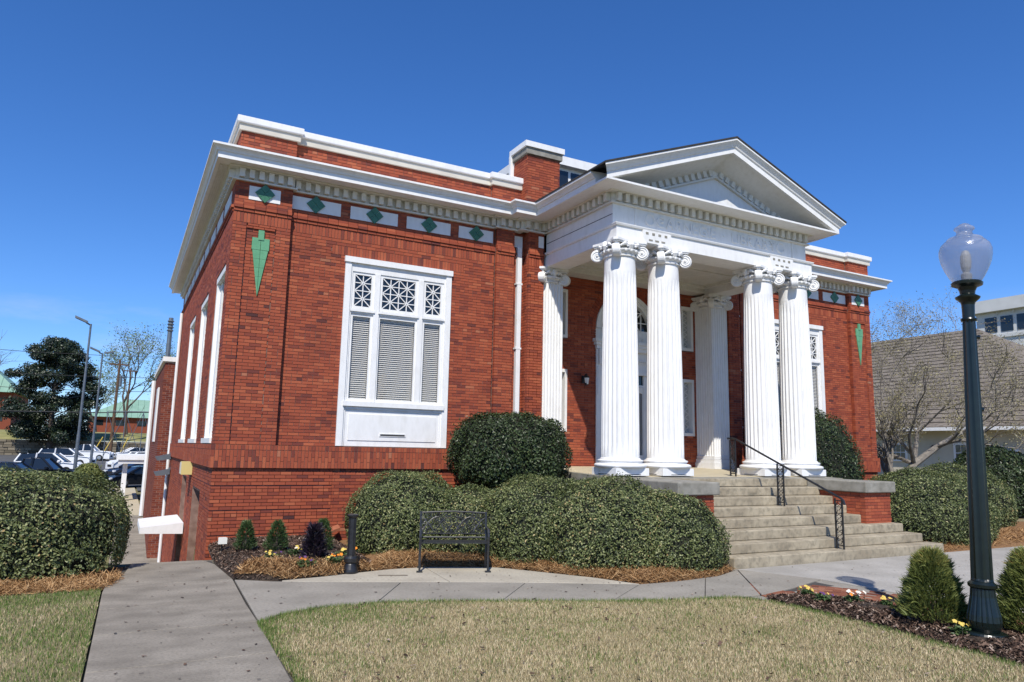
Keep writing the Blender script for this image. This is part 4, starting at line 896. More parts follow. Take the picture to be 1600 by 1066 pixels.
# plaza slabs in front of the steps, with a brick border
PZ = struct('plaza', 'pale concrete plaza of large slabs at the foot of the steps')
gx = [9.06, 10.5, 12.1, 13.7, 15.3, 17, 19, 21.5]; gy = [5.2, 6.5, 7.7, 8.885]
for a, b_ in zip(gx, gx[1:]):
    for c, e in zip(gy, gy[1:]):
        if a < 9.1:
            pl = {5.2: [(9.85, c), (b_, c), (b_, e), (9.72, e)], 6.5: [(9.72, c), (b_, c), (b_, e), (9.62, e)], 7.7: [(9.62, c), (b_, c), (b_, e), (9.06, e)]}[c]
        else: pl = [(a, c), (b_, c), (b_, e), (a, e)]
        flat('plaza_slab', 'plaza', shrink(pl), .0, parent=PZ, bevel=.006)
flat('plaza_slab', 'walk', shrink([(7.77, 7.18), (8.6, 7.36), (9.62, 7.7), (9.06, 8.87)]), 0, parent=PZ, bevel=.006)
MB().box(8.2, 9.1, 8.86, 8.9, -.05, -.002).build('plaza_strip', 'walk', PZ)
MB().prism([(7.6, 7.0), (9.3, 5.1), (21.6, 5.1), (21.6, 8.89), (8.8, 8.89), (7.5, 8.3)], -.056, -.019).build('plaza_bed', 'walk', PZ)
BB = struct('brick_border', 'strip of red brick pavers edging the plaza')
pvm = {}
def pavers(line, rows, ln=.205, wd=.10):
    for r_ in range(rows):
        d = 0; total = sum(math.dist(a, b_) for a, b_ in zip(line, line[1:])); k = 0; s = (r_ % 2)*ln/2
        while s < total-ln:
            p = lerp_poly(line, (s+ln/2)/total); q = lerp_poly(line, min((s+ln/2+.02)/total, 1)); t = Vector((q[0]-p[0], q[1]-p[1])).normalized(); nrm = Vector((-t.y, t.x)); c = Vector(p)+nrm*(wd*(r_+.5)); v = int(RNG.integers(6))
            if v not in pvm:
                o = brick_mesh('paver', np.array([[-ln/2+.004, ln/2-.004, -wd/2+.004, wd/2-.004, -.05, 0]]), np.array([v/5]), BB, 'paver'); pvm[v] = o.data
            else: o = link('paver', pvm[v], BB)
            o.location = (c.x, c.y, RNG.uniform(-.010, -.006)); o.rotation_euler = (0, 0, math.atan2(t.y, t.x)); s += ln
pavers([(9.32, 4.0), (9.0, 5.6), (8.75, 6.35), (8.35, 6.95), (7.75, 7.10)][::-1], 9)
pavers([(14.9, 8.62), (16.6, 8.62), (18.5, 8.62)], 3)
# sheets: lawns, mulch beds, straw
def poly_sheet(name, m, poly, z, label): return tag(flat(name, m, poly, z, .04), label, None, None, 'structure')
lawn_c = [(1.375, 3.0), (7.2, 3.0), (7.455, 3.815), (7.605, 5.155), (7.62, 6.2), (7.554, 6.877), (7.346, 7.21)]+[(x, y-.015) for x, y in near[::-1][2:]]
poly_sheet('lawn', 'lawn_base', lawn_c, -.008, 'dormant tan lawn inside the curve of the walk')
lawn_l = [(-9, 2.5), (-.17, 2.5), (-.112, 6.75), (-.055, 10.75), (-9, 10.75)]
poly_sheet('left_lawn', 'lawn_base', lawn_l, -.010, 'half green lawn left of the old path')
poly_sheet('hedge_straw_strip', 'straw_bed', [(-9, 10.76), (-.05, 10.76), (.13, 11.45), (.20, 12.6), (-9, 14.0)], -.012, 'pine straw strip under the left hedge')
BEDS = {}
def mound(name, m, poly, z0, label, hgt, edge=.35, step=.12):
    """bed whose soil rises from its edge"""
    P = np.array(poly); xs_ = np.arange(P[:, 0].min(), P[:, 0].max()+step, step); ys_ = np.arange(P[:, 1].min(), P[:, 1].max()+step, step); X, Y = np.meshgrid(xs_, ys_)
    ins = inside(X, Y, P); dist = edge_dist(X, Y, P); Z = np.where(ins, z0+hgt*np.clip(dist/edge, 0, 1)**.7, z0-.02)
    Z = np.where(ins, Z+.03*np.sin(X*5.1+Y*3.3)*np.sin(Y*4.7-X*2)*np.clip(dist/edge, 0, 1), Z)
    near_ = ins | (dist < step*1.0); idx = -np.ones(X.shape, int); idx[near_] = np.arange(near_.sum()); q = np.stack([idx[:-1, :-1], idx[:-1, 1:], idx[1:, 1:], idx[1:, :-1]], -1).reshape(-1, 4); q = q[(q >= 0).all(1)]
    # pull outside vertices back onto the outline
    Xo, Yo = nearest(X, Y, P); Xn = np.where(ins, X, Xo); Yn = np.where(ins, Y, Yo); V = np.stack([Xn, Yn, Z], -1)[near_]
    o = fastmesh(name, V, q, m); o.data.polygons.foreach_set('use_smooth', [True]*len(q)); tag(o, label, None, None, 'structure')
    def h(x, y): return np.where(inside(x, y, P), z0+hgt*np.clip(edge_dist(x, y, P)/edge, 0, 1)**.7, 0)
    BEDS[name] = h; return h
def inside(X, Y, P):
    r = np.zeros(np.shape(X), bool); n = len(P)
    for i in range(n):
        (x1, y1), (x2, y2) = P[i], P[(i+1) % n]; c = ((y1 > Y) != (y2 > Y)) & (X < (x2-x1)*(Y-y1)/(y2-y1+1e-12)+x1); r ^= c
    return r
def nearest(X, Y, P):
    best = np.full(np.shape(X), 1e9); bx = np.array(X, float); by = np.array(Y, float); n = len(P)
    for i in range(n):
        a, b_ = P[i], P[(i+1) % n]; d = b_-a; t = np.clip(((X-a[0])*d[0]+(Y-a[1])*d[1])/(d@d+1e-12), 0, 1); qx, qy = a[0]+t*d[0], a[1]+t*d[1]; e = np.hypot(X-qx, Y-qy); m_ = e < best; best = np.where(m_, e, best); bx = np.where(m_, qx, bx); by = np.where(m_, qy, by)
    return bx, by
def edge_dist(X, Y, P): bx, by = nearest(X, Y, P); return np.hypot(X-bx, Y-by)
corner_bed = [(1.47, 12.3), (1.56, 10.95), (1.85, 10.68), (2.131, 10.57), (2.868, 10.68), (3.5, 10.87), (3.75, 11.6), (3.9, 14.46), (1.56, 14.46), (1.50, 13.4)]
hC = mound('corner_bed', 'soil', corner_bed, .0, 'mulched flower bed at the corner of the library', .17)
straw_bed = [(3.51, 10.88), (4.155, 10.98), (4.9, 10.78), (5.49, 10.47), (5.96, 9.77), (6.4, 9.12), (6.7, 8.44), (7.434, 8.42), (8.3, 8.53), (9.0, 8.87), (8.55, 9.5), (8.38, 11.2), (8.35, 14.4), (3.92, 14.46), (3.77, 11.6)]
hS = mound('straw_bed', 'straw_bed', straw_bed, .0, 'pine straw bed around the clipped hedges', .10)
right_bed = [(7.40, 3.0), (7.47, 3.815), (7.62, 5.155), (7.635, 6.2), (7.57, 6.87), (7.72, 7.05), (8.25, 6.9), (8.55, 6.5), (8.68, 6.2), (8.73, 5.8), (8.9, 5.3), (9.1, 4.4), (9.3, 3.0)]
hR = mound('lamp_bed', 'soil', right_bed, -.005, 'bark mulch bed around the street lamp', .07, .3)
far_bed = [(14.86, 8.96), (18.4, 8.95), (21.5, 9.0), (24, 9.4), (24, 13.5), (21.2, 14.4), (14.9, 14.4)]
hF = mound('right_hedge_bed', 'straw_bed', far_bed, -.01, 'straw covered bed under the right hedges', .08, .4)
poly_sheet('right_lawn', 'lawn_base', [(21.6, 5.0), (60, 5.0), (60, 22), (24.1, 22), (24.1, 9.3), (21.6, 8.9)], -.02, 'lawn beyond the right hedges')

# ---------------------------------------------------------------- loose cover: grass blades, mulch chips, straw
def scatter(poly, n):
    P = np.array(poly); x = RNG.uniform(P[:, 0].min(), P[:, 0].max(), n*3); y = RNG.uniform(P[:, 1].min(), P[:, 1].max(), n*3); m_ = inside(x, y, P); return x[m_][:n], y[m_][:n]
def blades(name, m, x, y, z, hmin, hmax, wd, label, cat, lean=.5, rnd=None):
    n = len(x); a = RNG.uniform(0, 2*np.pi, n); h = RNG.uniform(hmin, hmax, n); l_ = RNG.uniform(0, lean, n)*h; la = RNG.uniform(0, 2*np.pi, n); dx, dy = np.cos(a)*wd/2, np.sin(a)*wd/2
    V = np.empty((n, 3, 3)); V[:, 0] = np.stack([x-dx, y-dy, z-.004], 1); V[:, 1] = np.stack([x+dx, y+dy, z-.004], 1); V[:, 2] = np.stack([x+np.cos(la)*l_, y+np.sin(la)*l_, z+h], 1)
    o = fastmesh(name, V.reshape(-1, 3), np.arange(n*3).reshape(-1, 3), m, None, RNG.random(n) if rnd is None else rnd); return tag(o, label, cat, None, 'stuff')
def lawn_cover(poly, n, name, label, gfun, zz=-.008):
    x, y = scatter(poly, n); keep = np.hypot(x, y) < 15; x, y = x[keep], y[keep]
    g = gfun(x, y); r = RNG.random(len(x)); green = r < g
    blades('dry_grass', 'dry_grass', x[~green], y[~green], np.full((~green).sum(), zz), .012, .038, .0075, 'short tan dormant grass '+label, 'grass', .9)
    blades('green_grass', 'green_grass', x[green], y[green], np.full(green.sum(), zz), .018, .055, .007, 'fresh green grass '+label, 'grass', .6)
nf = lambda x, y: .5+.5*np.sin(x*2.3+1.7*np.sin(y*1.9))*np.sin(y*2.7+1.3*np.sin(x*2.1))
LC = np.array(lawn_c)
def g_c(x, y):
    e = edge_dist(x, y, LC); far_ = y > 3.6
    return np.clip(.9*np.exp(-(e/.12)**2)*(.35+.65*nf(x*2.3, y*2.1))+.05+.22*nf(x*1.4, y*1.4)**2+.5*np.exp(-((x-2.2)/.7)**2-((y-8.2)/.5)**2), 0, 1)
lawn_cover([(x+(.035 if x < 1.6 else 0)*-1, y+.03*(y > 6.9)) for x, y in lawn_c], 210000, 'grass', 'on the central lawn', g_c)
lawn_cover([(-3.6, 4.6), (-.14, 4.6), (-.055, 10.75), (-3.6, 10.75)], 80000, 'grass', 'on the lawn left of the path', lambda x, y: np.clip(.38+.5*nf(x*.9+2, y*.8)+.3*(y > 10), 0, .9), -.010)
def chips(name, m, poly, n, hf, size, label, cat, thin=.35, z0=0, tilt=.5):
    x, y = scatter(poly, n); n = len(x); z = hf(x, y)+z0; a = RNG.uniform(0, 2*np.pi, n); L = RNG.uniform(.4, 1, n)*size; w_ = L*thin*RNG.uniform(.6, 1.2, n); t = RNG.normal(0, tilt, n)
    ux = np.stack([np.cos(a), np.sin(a), np.sin(t)*.8], 1)*(L/2)[:, None]; vx = np.stack([-np.sin(a), np.cos(a), RNG.normal(0, tilt, n)], 1)*(w_/2)[:, None]; c = np.stack([x, y, z+.008+np.abs(np.sin(t))*L*.35], 1)
    V = np.stack([c-ux-vx, c+ux-vx, c+ux+vx, c-ux+vx], 1).reshape(-1, 3); o = fastmesh(name, V, np.arange(n*4).reshape(-1, 4), m, None, RNG.random(n)); return tag(o, label, cat, None, 'stuff')
chips('bark_mulch', 'mulch', right_bed, 16000, hR, .05, 'dark bark chips covering the lamp bed', 'mulch')
chips('bark_mulch', 'mulch', corner_bed, 15000, hC, .045, 'dark bark chips covering the corner flower bed', 'mulch')
chips('pine_straw', 'straw', [(1.58, 11.0), (2.131, 10.57), (2.868, 10.68), (3.5, 10.87), (3.6, 11.1), (2.6, 10.95), (1.75, 11.35)], 5000, hC, .15, 'pale straw along the front of the corner bed', 'pine straw', .05)
chips('pine_straw', 'straw', straw_bed[:8]+[(8.3, 8.53), (9.0, 8.87), (8.2, 9.2), (7, 9.7), (6.4, 10.4), (5.6, 11.3), (4.2, 11.9), (3.78, 11.6)], 26000, hS, .16, 'rust brown pine straw between the walk and the hedges', 'pine straw', .045, tilt=.35)
chips('pine_straw', 'straw', [(-4.5, 10.72), (-.05, 10.72), (.15, 11.3), (.18, 11.9), (-4.5, 11.9)], 12000, lambda x, y: 0*x, .16, 'pine straw under the left hedge', 'pine straw', .045)
chips('pine_straw', 'straw', [(14.9, 8.98), (24, 9.3), (24, 10.6), (14.9, 10.6)], 9000, hF, .18, 'pine straw around the right hedges', 'pine straw', .05)

chips('leaf_litter', 'mulch', [(-.05, 4.5), (1.4, 4.5), (1.5, 8.3), (4.4, 8.3), (7.3, 7.3), (9.4, 7.6), (14.5, 6.5), (14.5, 8.8), (9, 8.8), (6.6, 8.5), (5.4, 10.2), (2.2, 10.5), (1.4, 12.5), (.3, 12.5)], 420, lambda x, y: 0*x, .035, 'scattered dead leaf bits on the concrete', 'leaf litter', .6, tilt=.15)
chips('leaf_litter', 'mulch', lawn_c, 500, lambda x, y: 0*x+.012, .045, 'scattered dead leaf bits on the central lawn', 'leaf litter', .6, tilt=.3)
# ---------------------------------------------------------------- hedges and shrubs
def blob_surface(blobs, n, depth, zmin, jitter=.05):
    """points spread over the outside of a union of rounded boxes: (cx,cy,cz, ax,ay,az, power, rotz)"""
    A = np.array([b_[3]*b_[4]+b_[4]*b_[5]+b_[3]*b_[5] for b_ in blobs]); A = A/A.sum(); Pt = []; Nr = []
    for b_, f in zip(blobs, A):
        k = int(n*f*1.9); d = RNG.normal(size=(k, 3)); d /= np.linalg.norm(d, axis=1)[:, None]; p = b_[6]; r = (np.abs(d)**p).sum(1)**(-1/p)
        q = d*r[:, None]; nn = np.sign(q)*np.abs(q)**(p-1)/np.array(b_[3:6]); nn /= np.linalg.norm(nn, axis=1)[:, None]
        # even out the density
        wgt = np.linalg.norm(np.array([b_[4]*b_[5], b_[3]*b_[5], b_[3]*b_[4]])*np.abs(np.sign(q)*np.abs(q)**(p-1)), axis=1); keep = RNG.random(k) < np.clip(wgt/np.percentile(wgt, 80), .25, 1); q, nn = q[keep], nn[keep]
        q = q*np.array(b_[3:6])*(1+jitter*np.sin(q[:, :1]*7+b_[0]*3)*np.sin(q[:, 1:2]*6+q[:, 2:3]*5))
        c, s = math.cos(b_[7]), math.sin(b_[7]); R = np.array([[c, -s, 0], [s, c, 0], [0, 0, 1]]); q = q@R.T; nn = nn@R.T; q = q+np.array(b_[:3])
        q = q-nn*(RNG.random((len(q), 1))**1.6*depth)+nn*RNG.exponential(.012, (len(q), 1)); ok = q[:, 2] > zmin
        for o_ in blobs:
            if o_ is b_: continue
            c2, s2 = math.cos(-o_[7]), math.sin(-o_[7]); R2 = np.array([[c2, -s2, 0], [s2, c2, 0], [0, 0, 1]]); l_ = (q-np.array(o_[:3]))@R2.T/np.array(o_[3:6]); ok &= (np.abs(l_)**o_[6]).sum(1) > .86**o_[6]
        Pt.append(q[ok]); Nr.append(nn[ok])
    return np.concatenate(Pt), np.concatenate(Nr)
def leaves(name, m, P, Nn, size, parent, wild=.9, asp=.55, up=.25, kind='stuff'):
    n = len(P); nn = Nn+RNG.normal(0, wild*.6, (n, 3))+np.array([0, 0, up]); nn /= np.linalg.norm(nn, axis=1)[:, None]; a = RNG.normal(size=(n, 3)); a -= (a*nn).sum(1)[:, None]*nn; a /= np.linalg.norm(a, axis=1)[:, None]; b_ = np.cross(nn, a)
    L = (size*RNG.uniform(.6, 1.25, n))[:, None]; V = np.stack([P-a*L/2, P+b_*L*asp/2+nn*L*.08, P+a*L/2, P-b_*L*asp/2+nn*L*.08], 1).reshape(-1, 3)
    slow = np.sin(P[:, 0]*3.1+1.7*np.sin(P[:, 2]*2.9))*np.sin(P[:, 1]*2.7+1.3*np.sin(P[:, 0]*2.2))
    o = fastmesh(name, V, np.arange(n*4).reshape(-1, 4), m, parent, np.clip(RNG.beta(2, 2.6, n)+.13*slow+RNG.normal(0, .05, n), 0, 1)); tag(o, kind=kind); return o
def core(b, blobs, zmin, f=.93):
    for B_ in blobs:
        nu, nv = 20, 12; k0 = len(b.v); c, s = math.cos(B_[7]), math.sin(B_[7]); p = B_[6]
        for i in range(nv+1):
            ph = math.pi*i/nv-math.pi/2
            for j in range(nu):
                th = 2*math.pi*j/nu; d = np.array([math.cos(ph)*math.cos(th), math.cos(ph)*math.sin(th), math.sin(ph)]); r = (np.abs(d)**p).sum()**(-1/p); q = d*r*np.array(B_[3:6])*f
                b.v.append((B_[0]+c*q[0]-s*q[1], B_[1]+s*q[0]+c*q[1], max(B_[2]+q[2], zmin)))
        for i in range(nv):
            for j in range(nu): a = k0+i*nu; b.f.append((a+j, a+(j+1) % nu, a+nu+(j+1) % nu, a+nu+j))
def hedge(name, label, cat, blobs, n, size, m='hedge_leaf', zmin=.03, depth=.10, wild=.9, group=None, jitter=.055, base=None):
    c = blobs[0]; t = thing(name, label, cat, base or (c[0], c[1], 0), world=True, group=group)
    part('dark_core', 'hedge_core', t, lambda b: core(b, blobs, zmin))  # near-black core added inside the leaves to block light
    P, Nn = blob_surface(blobs, n, depth, zmin+.02, jitter)
    hole = np.sin(P[:, 0]*9.7+2*np.sin(P[:, 2]*7.1))*np.sin(P[:, 1]*8.9+P[:, 2]*6.3); keep = (hole < .62) | (RNG.random(len(P)) < .45); P, Nn = P[keep], Nn[keep]
    ns = max(20, int(n/220)); si = RNG.integers(len(P), size=ns); sd_ = Nn[si]*.6+np.array([0, 0, .8])+RNG.normal(0, .3, (ns, 3)); sd_ /= np.linalg.norm(sd_, axis=1)[:, None]; sl_ = RNG.uniform(.04, .13, ns)*(size/.045)
    Q = np.concatenate([P[si]+sd_*(sl_*f)[:, None]+RNG.normal(0, .008, (ns, 3)) for f in (.3, .5, .7, .85, 1.0)]); P = np.concatenate([P, Q]); Nn = np.concatenate([Nn, np.tile(sd_, (5, 1))])
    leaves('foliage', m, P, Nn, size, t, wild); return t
hedge('clipped_hedge', 'clipped rounded hedge behind the bench and bollard', 'hedge',
      [(4.72, 12.7, .46, 1.06, 1.0, .96, 2.25, -.3), (5.70, 12.05, .38, .95, .98, .80, 2.2, -.4)], 42000, .042)
hedge('clipped_hedge', 'large low mounded hedge right of the bench, beside the steps', 'hedge',
      [(6.60, 11.0, .46, 1.15, 1.1, .95, 2.2, -.5), (7.28, 10.0, .46, 1.15, 1.12, .98, 2.15, -.5), (8.06, 9.44, .33, .98, .86, .88, 2.1, -.3)], 66000, .042)
hedge('ball_bush', 'dark clipped ball shaped bush against the brick wall', 'bush', [(7.1, 13.2, 1.80, 1.20, .95, .80, 2.9, 0), (7.1, 13.2, .7, .5, .5, .8, 2.2, 0)], 26000, .06, 'bush_leaf', depth=.16)
hedge('conical_bush', 'tall dark bush behind the right hand columns', 'bush', [(16.2, 13.15, 1.25, 1.75, .8, 1.85, 2.2, 0)], 24000, .065, 'bush_leaf', depth=.18)
hedge('clipped_hedge', 'broad clipped hedge right of the steps', 'hedge', [(16.55, 10.45, .45, 1.75, 1.45, 1.14, 2.1, .1)], 36000, .046)
hedge('clipped_hedge', 'low hedge behind the lamp post at the right edge', 'hedge', [(20.9, 12.2, .5, 2.1, 1.3, 1.22, 2.0, 0)], 22000, .055)
hedge('boxy_hedge', 'big square cut hedge left of the old path', 'hedge', [(-2.3, 12.75, .48, 2.5, 1.25, .92, 3.4, 0)], 62000, .048, 'hedge_leaf', depth=.12)
hedge('round_bush', 'dark round bush at the right edge of the picture', 'bush', [(26.5, 14.0, .95, 1.5, 1.2, 1.35, 2.2, 0)], 9000, .10, 'bush_leaf')
def shrub(name, label, x, y, z, r, h, n, size, m, group=None, cone=True):
    t = thing(name, label, 'shrub', (x, y, z), group=group); k = n; th = RNG.uniform(0, 2*np.pi, k); f = RNG.random(k); lob = RNG.uniform(0, 6.28, 40); lz = RNG.random(40); lo_ = np.max(np.exp(-((np.angle(np.exp(1j*(th[:, None]-lob[None])))/.42)**2)-((f[:, None]-lz[None])/.13)**2), 1); rr = r*(np.sqrt(np.clip(1-f**.95, 0, 1))*.92+.03)*(.5+.5*np.sqrt(RNG.random(k)))*(.80+.34*lo_); P = np.stack([rr*np.cos(th), rr*np.sin(th), .04+f*h*.97+.04*lo_], 1)
    Nn = np.stack([np.cos(th)*.8, np.sin(th)*.8, .75+0*th], 1); n_ = len(P); a = Nn+RNG.normal(0, .35, (n_, 3)); a /= np.linalg.norm(a, axis=1)[:, None]; b_ = np.cross(a, RNG.normal(size=(n_, 3))); b_ /= np.linalg.norm(b_, axis=1)[:, None]; L = (size*RNG.uniform(.6, 1.3, n_))[:, None]
    V = np.stack([P-b_*L*.10, P+b_*L*.10, P+a*L], 1).reshape(-1, 3); fo = fastmesh('foliage', V, np.arange(n_*3).reshape(-1, 3), m, t, np.clip(RNG.beta(2, 2.4, n_)*.8+.25*(f > .8), 0, 1)); tag(fo, kind='stuff')
    part('stem', 'bark', t, lambda b: b.tube([(0, 0, -.03), (.01, 0, h*.4), (0, .01, h*.8)], [.03, .022, .006], 6))
    for q in range(7):
        a_ = q*.9; part('branch', 'bark', t, lambda b: b.tube([(0, 0, .03), (r*.4*math.cos(a_), r*.4*math.sin(a_), h*.25), (r*.6*math.cos(a_), r*.6*math.sin(a_), h*.5)], [.012, .008, .004], 5))
    return t
shrub('yellow_pine_shrub', 'yellow green feathery conifer shrub left of the lamp post', 8.14, 5.05, .05, .36, .72, 9000, .085, 'pine_leaf')
shrub('yellow_pine_shrub', 'rusty green conifer shrub at the right edge, against the lamp base', 8.66, 4.30, .05, .36, .80, 9000, .085, 'pine_leaf')
shrub('dwarf_shrub', 'small clipped green shrub nearest the building corner', 1.90, 12.45, .15, .17, .42, 2600, .055, 'box_leaf', 'dwarf shrubs in the corner bed')
shrub('dwarf_shrub', 'small green shrub second from the building corner', 2.33, 12.15, .16, .19, .44, 2800, .055, 'box_leaf', 'dwarf shrubs in the corner bed')
shrub('dwarf_shrub', 'small green shrub behind the purple plant', 3.02, 11.95, .15, .17, .48, 2600, .055, 'box_leaf', 'dwarf shrubs in the corner bed')
shrub('purple_shrub', 'dark purple leafy plant in the corner flower bed', 2.72, 11.25, .14, .17, .46, 1500, .10, 'purple_leaf')
def flowers(label, x, y, z, r, cols, n, leafm='box_leaf'):
    t = thing('pansy_clump', label, 'flowers', (x, y, z)); k = 260; P = np.stack([RNG.normal(0, r*.6, k), RNG.normal(0, r*.6, k), RNG.uniform(-.01, .07, k)], 1); leaves('foliage', leafm, P, np.tile([0, 0, 1.], (k, 1)), .05, t)
    me = {}
    for q in range(n):
        c = cols[q % len(cols)]; px, py = RNG.normal(0, r*.65, 2); pz = RNG.uniform(.07, .12)
        b = MB(); s = RNG.uniform(.014, .024)
        for a in range(5):
            an = a*1.2566+q; b.add([(0, 0, 0), (s*math.cos(an-.6), s*math.sin(an-.6), .008), (s*1.25*math.cos(an), s*1.25*math.sin(an), .004), (s*math.cos(an+.6), s*math.sin(an+.6), .008)], [(0, 1, 2, 3)])
        o = b.build('blossom', c, t, fix=False); o.location = (px, py, pz); o.rotation_euler = (RNG.uniform(.2, .9), RNG.uniform(-.5, .3), 0)
        if q % 3 == 0: part('stalk', 'bark', t, lambda e: e.tube([(px, py, -.02), (px, py, pz)], .003, 4))
hz = lambda x, y: float(hC(np.array([x]), np.array([y]))[0]); hz2 = lambda x, y: float(hR(np.array([x]), np.array([y]))[0])
for (x, y, c, lb) in ((2.15, 11.45, ['flower_yellow', 'flower_yellow', 'flower_purple'], 'yellow pansies between the two small shrubs'), (2.55, 11.75, ['flower_yellow', 'flower_white'], 'pale yellow pansies behind the purple plant'), (2.95, 10.98, ['flower_orange', 'flower_yellow'], 'orange pansies right of the purple plant'), (3.25, 11.35, ['flower_yellow', 'flower_orange'], 'yellow pansies at the foot of the clipped hedge'), (2.5, 10.88, ['flower_orange', 'flower_purple'], 'orange and purple pansies at the front of the corner bed')):
    flowers(lb, x, y, hz(x, y), .11, c, 7)
for (x, y, c, lb) in ((8.10, 6.72, ['flower_yellow'], 'yellow pansies at the tip of the lamp bed'), (8.25, 6.15, ['flower_white', 'flower_white', 'flower_orange'], 'white pansies in the lamp bed'), (8.38, 5.78, ['flower_yellow'], 'few yellow pansies left of the conifer shrub'), (7.95, 6.35, ['flower_purple', 'flower_yellow'], 'small purple pansies in the lamp bed'), (7.85, 4.6, ['flower_yellow'], 'sparse pansies at the foot of the lamp post')):
    flowers(lb, x, y, hz2(x, y), .07 if 'few' not in lb else .05, c, 5 if 'white' not in lb else 14)

# ---------------------------------------------------------------- street lamp
LP = thing('street_lamp', 'dark green fluted street lamp with an acorn shaped glass globe', 'street lamp', (8.03, 4.46, .05))
LP.rotation_euler = (.010, .027, 0)
MB().lathe([(.205, -.02), (.212, .03), (.20, .05), (.185, .055)], 40).build('foot', 'lamp_green', LP)
MB().lathe([(.135, .055), (.15, .09), (.158, .12)], 40).build('foot_ring', 'lamp_green', LP)
fl2 = lambda i, j, th: 1-.06*(1 if (j % 4) in (0,) else 0)
MB().lathe([(.155, .12), (.162, .16), (.155, .22), (.135, .31), (.118, .40), (.112, .48)], 72, mod=fl2).build('base_urn', 'lamp_green', LP)
MB().lathe([(.112, .48), (.132, .495), (.135, .525), (.118, .54), (.10, .555)], 40).build('base_ring', 'lamp_green', LP)
fl3 = lambda i, j, th: 1-.11*max(0, math.sin(math.pi*(j % 8)/8)) if 1 <= i <= 3 else 1
MB().lathe([(.105, .555), (.103, .58), (.085, 2.0), (.064, 3.30), (.062, 3.32)], 80, mod=fl3).build('shaft', 'lamp_green', LP)
MB().lathe([(.075, 3.32), (.08, 3.335), (.075, 3.35), (.06, 3.355), (.064, 3.50), (.072, 3.53), (.118, 3.575), (.123, 3.59), (.09, 3.61), (.072, 3.625), (.078, 3.66), (.095, 3.70), (.150, 3.725), (.155, 3.75), (.14, 3.765)], 40).build('collar', 'lamp_green', LP)
MB().lathe([(.135, 3.762), (.17, 3.82), (.21, 3.90), (.243, 3.99), (.258, 4.07), (.258, 4.13), (.24, 4.185), (.205, 4.225), (.17, 4.245)], 48, cap=False).build('globe', 'globe_glass', LP, smooth=True)
MB().lathe([(.17, 4.245), (.178, 4.255), (.165, 4.268), (.12, 4.285), (.088, 4.305), (.075, 4.335), (.085, 4.36), (.103, 4.375), (.098, 4.392), (.07, 4.41), (.045, 4.432), (.015, 4.445), (.002, 4.447)], 36, cap=False).build('globe_finial', 'globe_glass', LP, smooth=True)
MB().lathe([(.05, 3.765), (.055, 3.85), (.035, 3.87)], 16).build('lamp_socket', 'bulb_grey', LP); MB().lathe([(.03, 3.87), (.05, 3.93), (.055, 4.0), (.05, 4.07), (.03, 4.12), (.005, 4.13)], 16).build('bulb', 'bulb_grey', LP)
for z in (2.35, 3.15): MB().tube([(.07, -.01, z), (.13, -.02, z), (.145, -.02, z+.02)], [.022, .024, .018], 8).build('post_knob', 'lamp_green', LP)

# ---------------------------------------------------------------- bollard, bench, small things
BO = thing('bollard', 'short black fluted bollard standing on the pale walk', 'bollard', (3.16, 10.78, .0))
MB().lathe([(.11, 0), (.115, .03), (.11, .06), (.085, .13), (.075, .15)], 28).build('base', 'iron', BO)
MB().lathe([(.085, .15), (.10, .17), (.105, .22), (.095, .25), (.06, .26)], 28).build('collar', 'iron', BO)
MB().lathe([(.062, .26), (.06, .80)], 64, mod=lambda i, j, th: 1-.09*abs(math.sin(math.pi*(j % 8)/8))).build('shaft', 'iron', BO)
MB().lathe([(.06, .80), (.07, .81), (.085, .835), (.085, .85), (.05, .858)], 28).build('cap', 'iron', BO)
BE = thing('garden_bench', 'black cast iron bench with lacy scrolled back on the pale slab', 'bench', (4.61, 10.26, .003), -math.radians(20.5))
hw = .52
for s in (-1, 1):
    x = s*hw; b = MB()
    b.tube([(x, .04, 0), (x, .05, .22), (x, .03, .42)], .018, 6).box(x-.045, x+.045, -.01, .06, 0, .018); b.build('leg', 'bench_iron', BE)
    MB().tube([(x, .44, 0), (x, .40, .25), (x, .42, .44), (x, .50, .86)], .018, 6).box(x-.03, x+.03, .41, .47, 0, .018).build('leg', 'bench_iron', BE)
    MB().tube([(x, .04, .42), (x, .02, .52), (x, .06, .62), (x, .25, .635), (x, .44, .60)], .02, 6).build('armrest', 'bench_iron', BE); MB().tube([(x, .03, .41), (x, .42, .41)], .016, 6).build('side_bar', 'bench_iron', BE)
for k in range(7): MB().box(-hw+.015, hw-.015, .04+.055*k, .085+.055*k, .42, .432).build('seat_slat', 'bench_iron', BE)
def back(b):
    P = lambda x, t: (x, .425+.08*t, .47+.37*t)
    b.tube([P(-hw, 0), P(hw, 0)], .013, 5); b.tube([P(-hw, 1.0), P(-.3, 1.03), P(0, 1.06), P(.3, 1.03), P(hw, 1)], .014, 5)
    for k in range(2): b.tube([P(-hw, .14+.02*k), P(hw, .14+.02*k)], .005, 4)
    rr = random.Random(3)
    for i in range(13):
        for k in range(4):
            cx_ = -hw+.045+i*(2*hw-.09)/12; ct = .24+.22*k; r0 = .045; pts = []
            for a in np.linspace(0, 8.4, 14): r_ = r0*(1-a/11); sg = 1 if (i+k) % 2 else -1; pts.append(P(cx_+sg*r_*math.cos(a+i), ct+r_*math.sin(a+i)/.38))
            b.tube(pts, .0068, 4)
    for s in (-1, 1):
        for ph in (0, 1.3, 2.6): b.tube([P(s*(.02+.48*t), .2+.7*abs(math.sin(t*3.1+ph))*.9) for t in np.linspace(0, 1, 16)], .0085, 4)
part('backrest', 'bench_iron', BE, back)
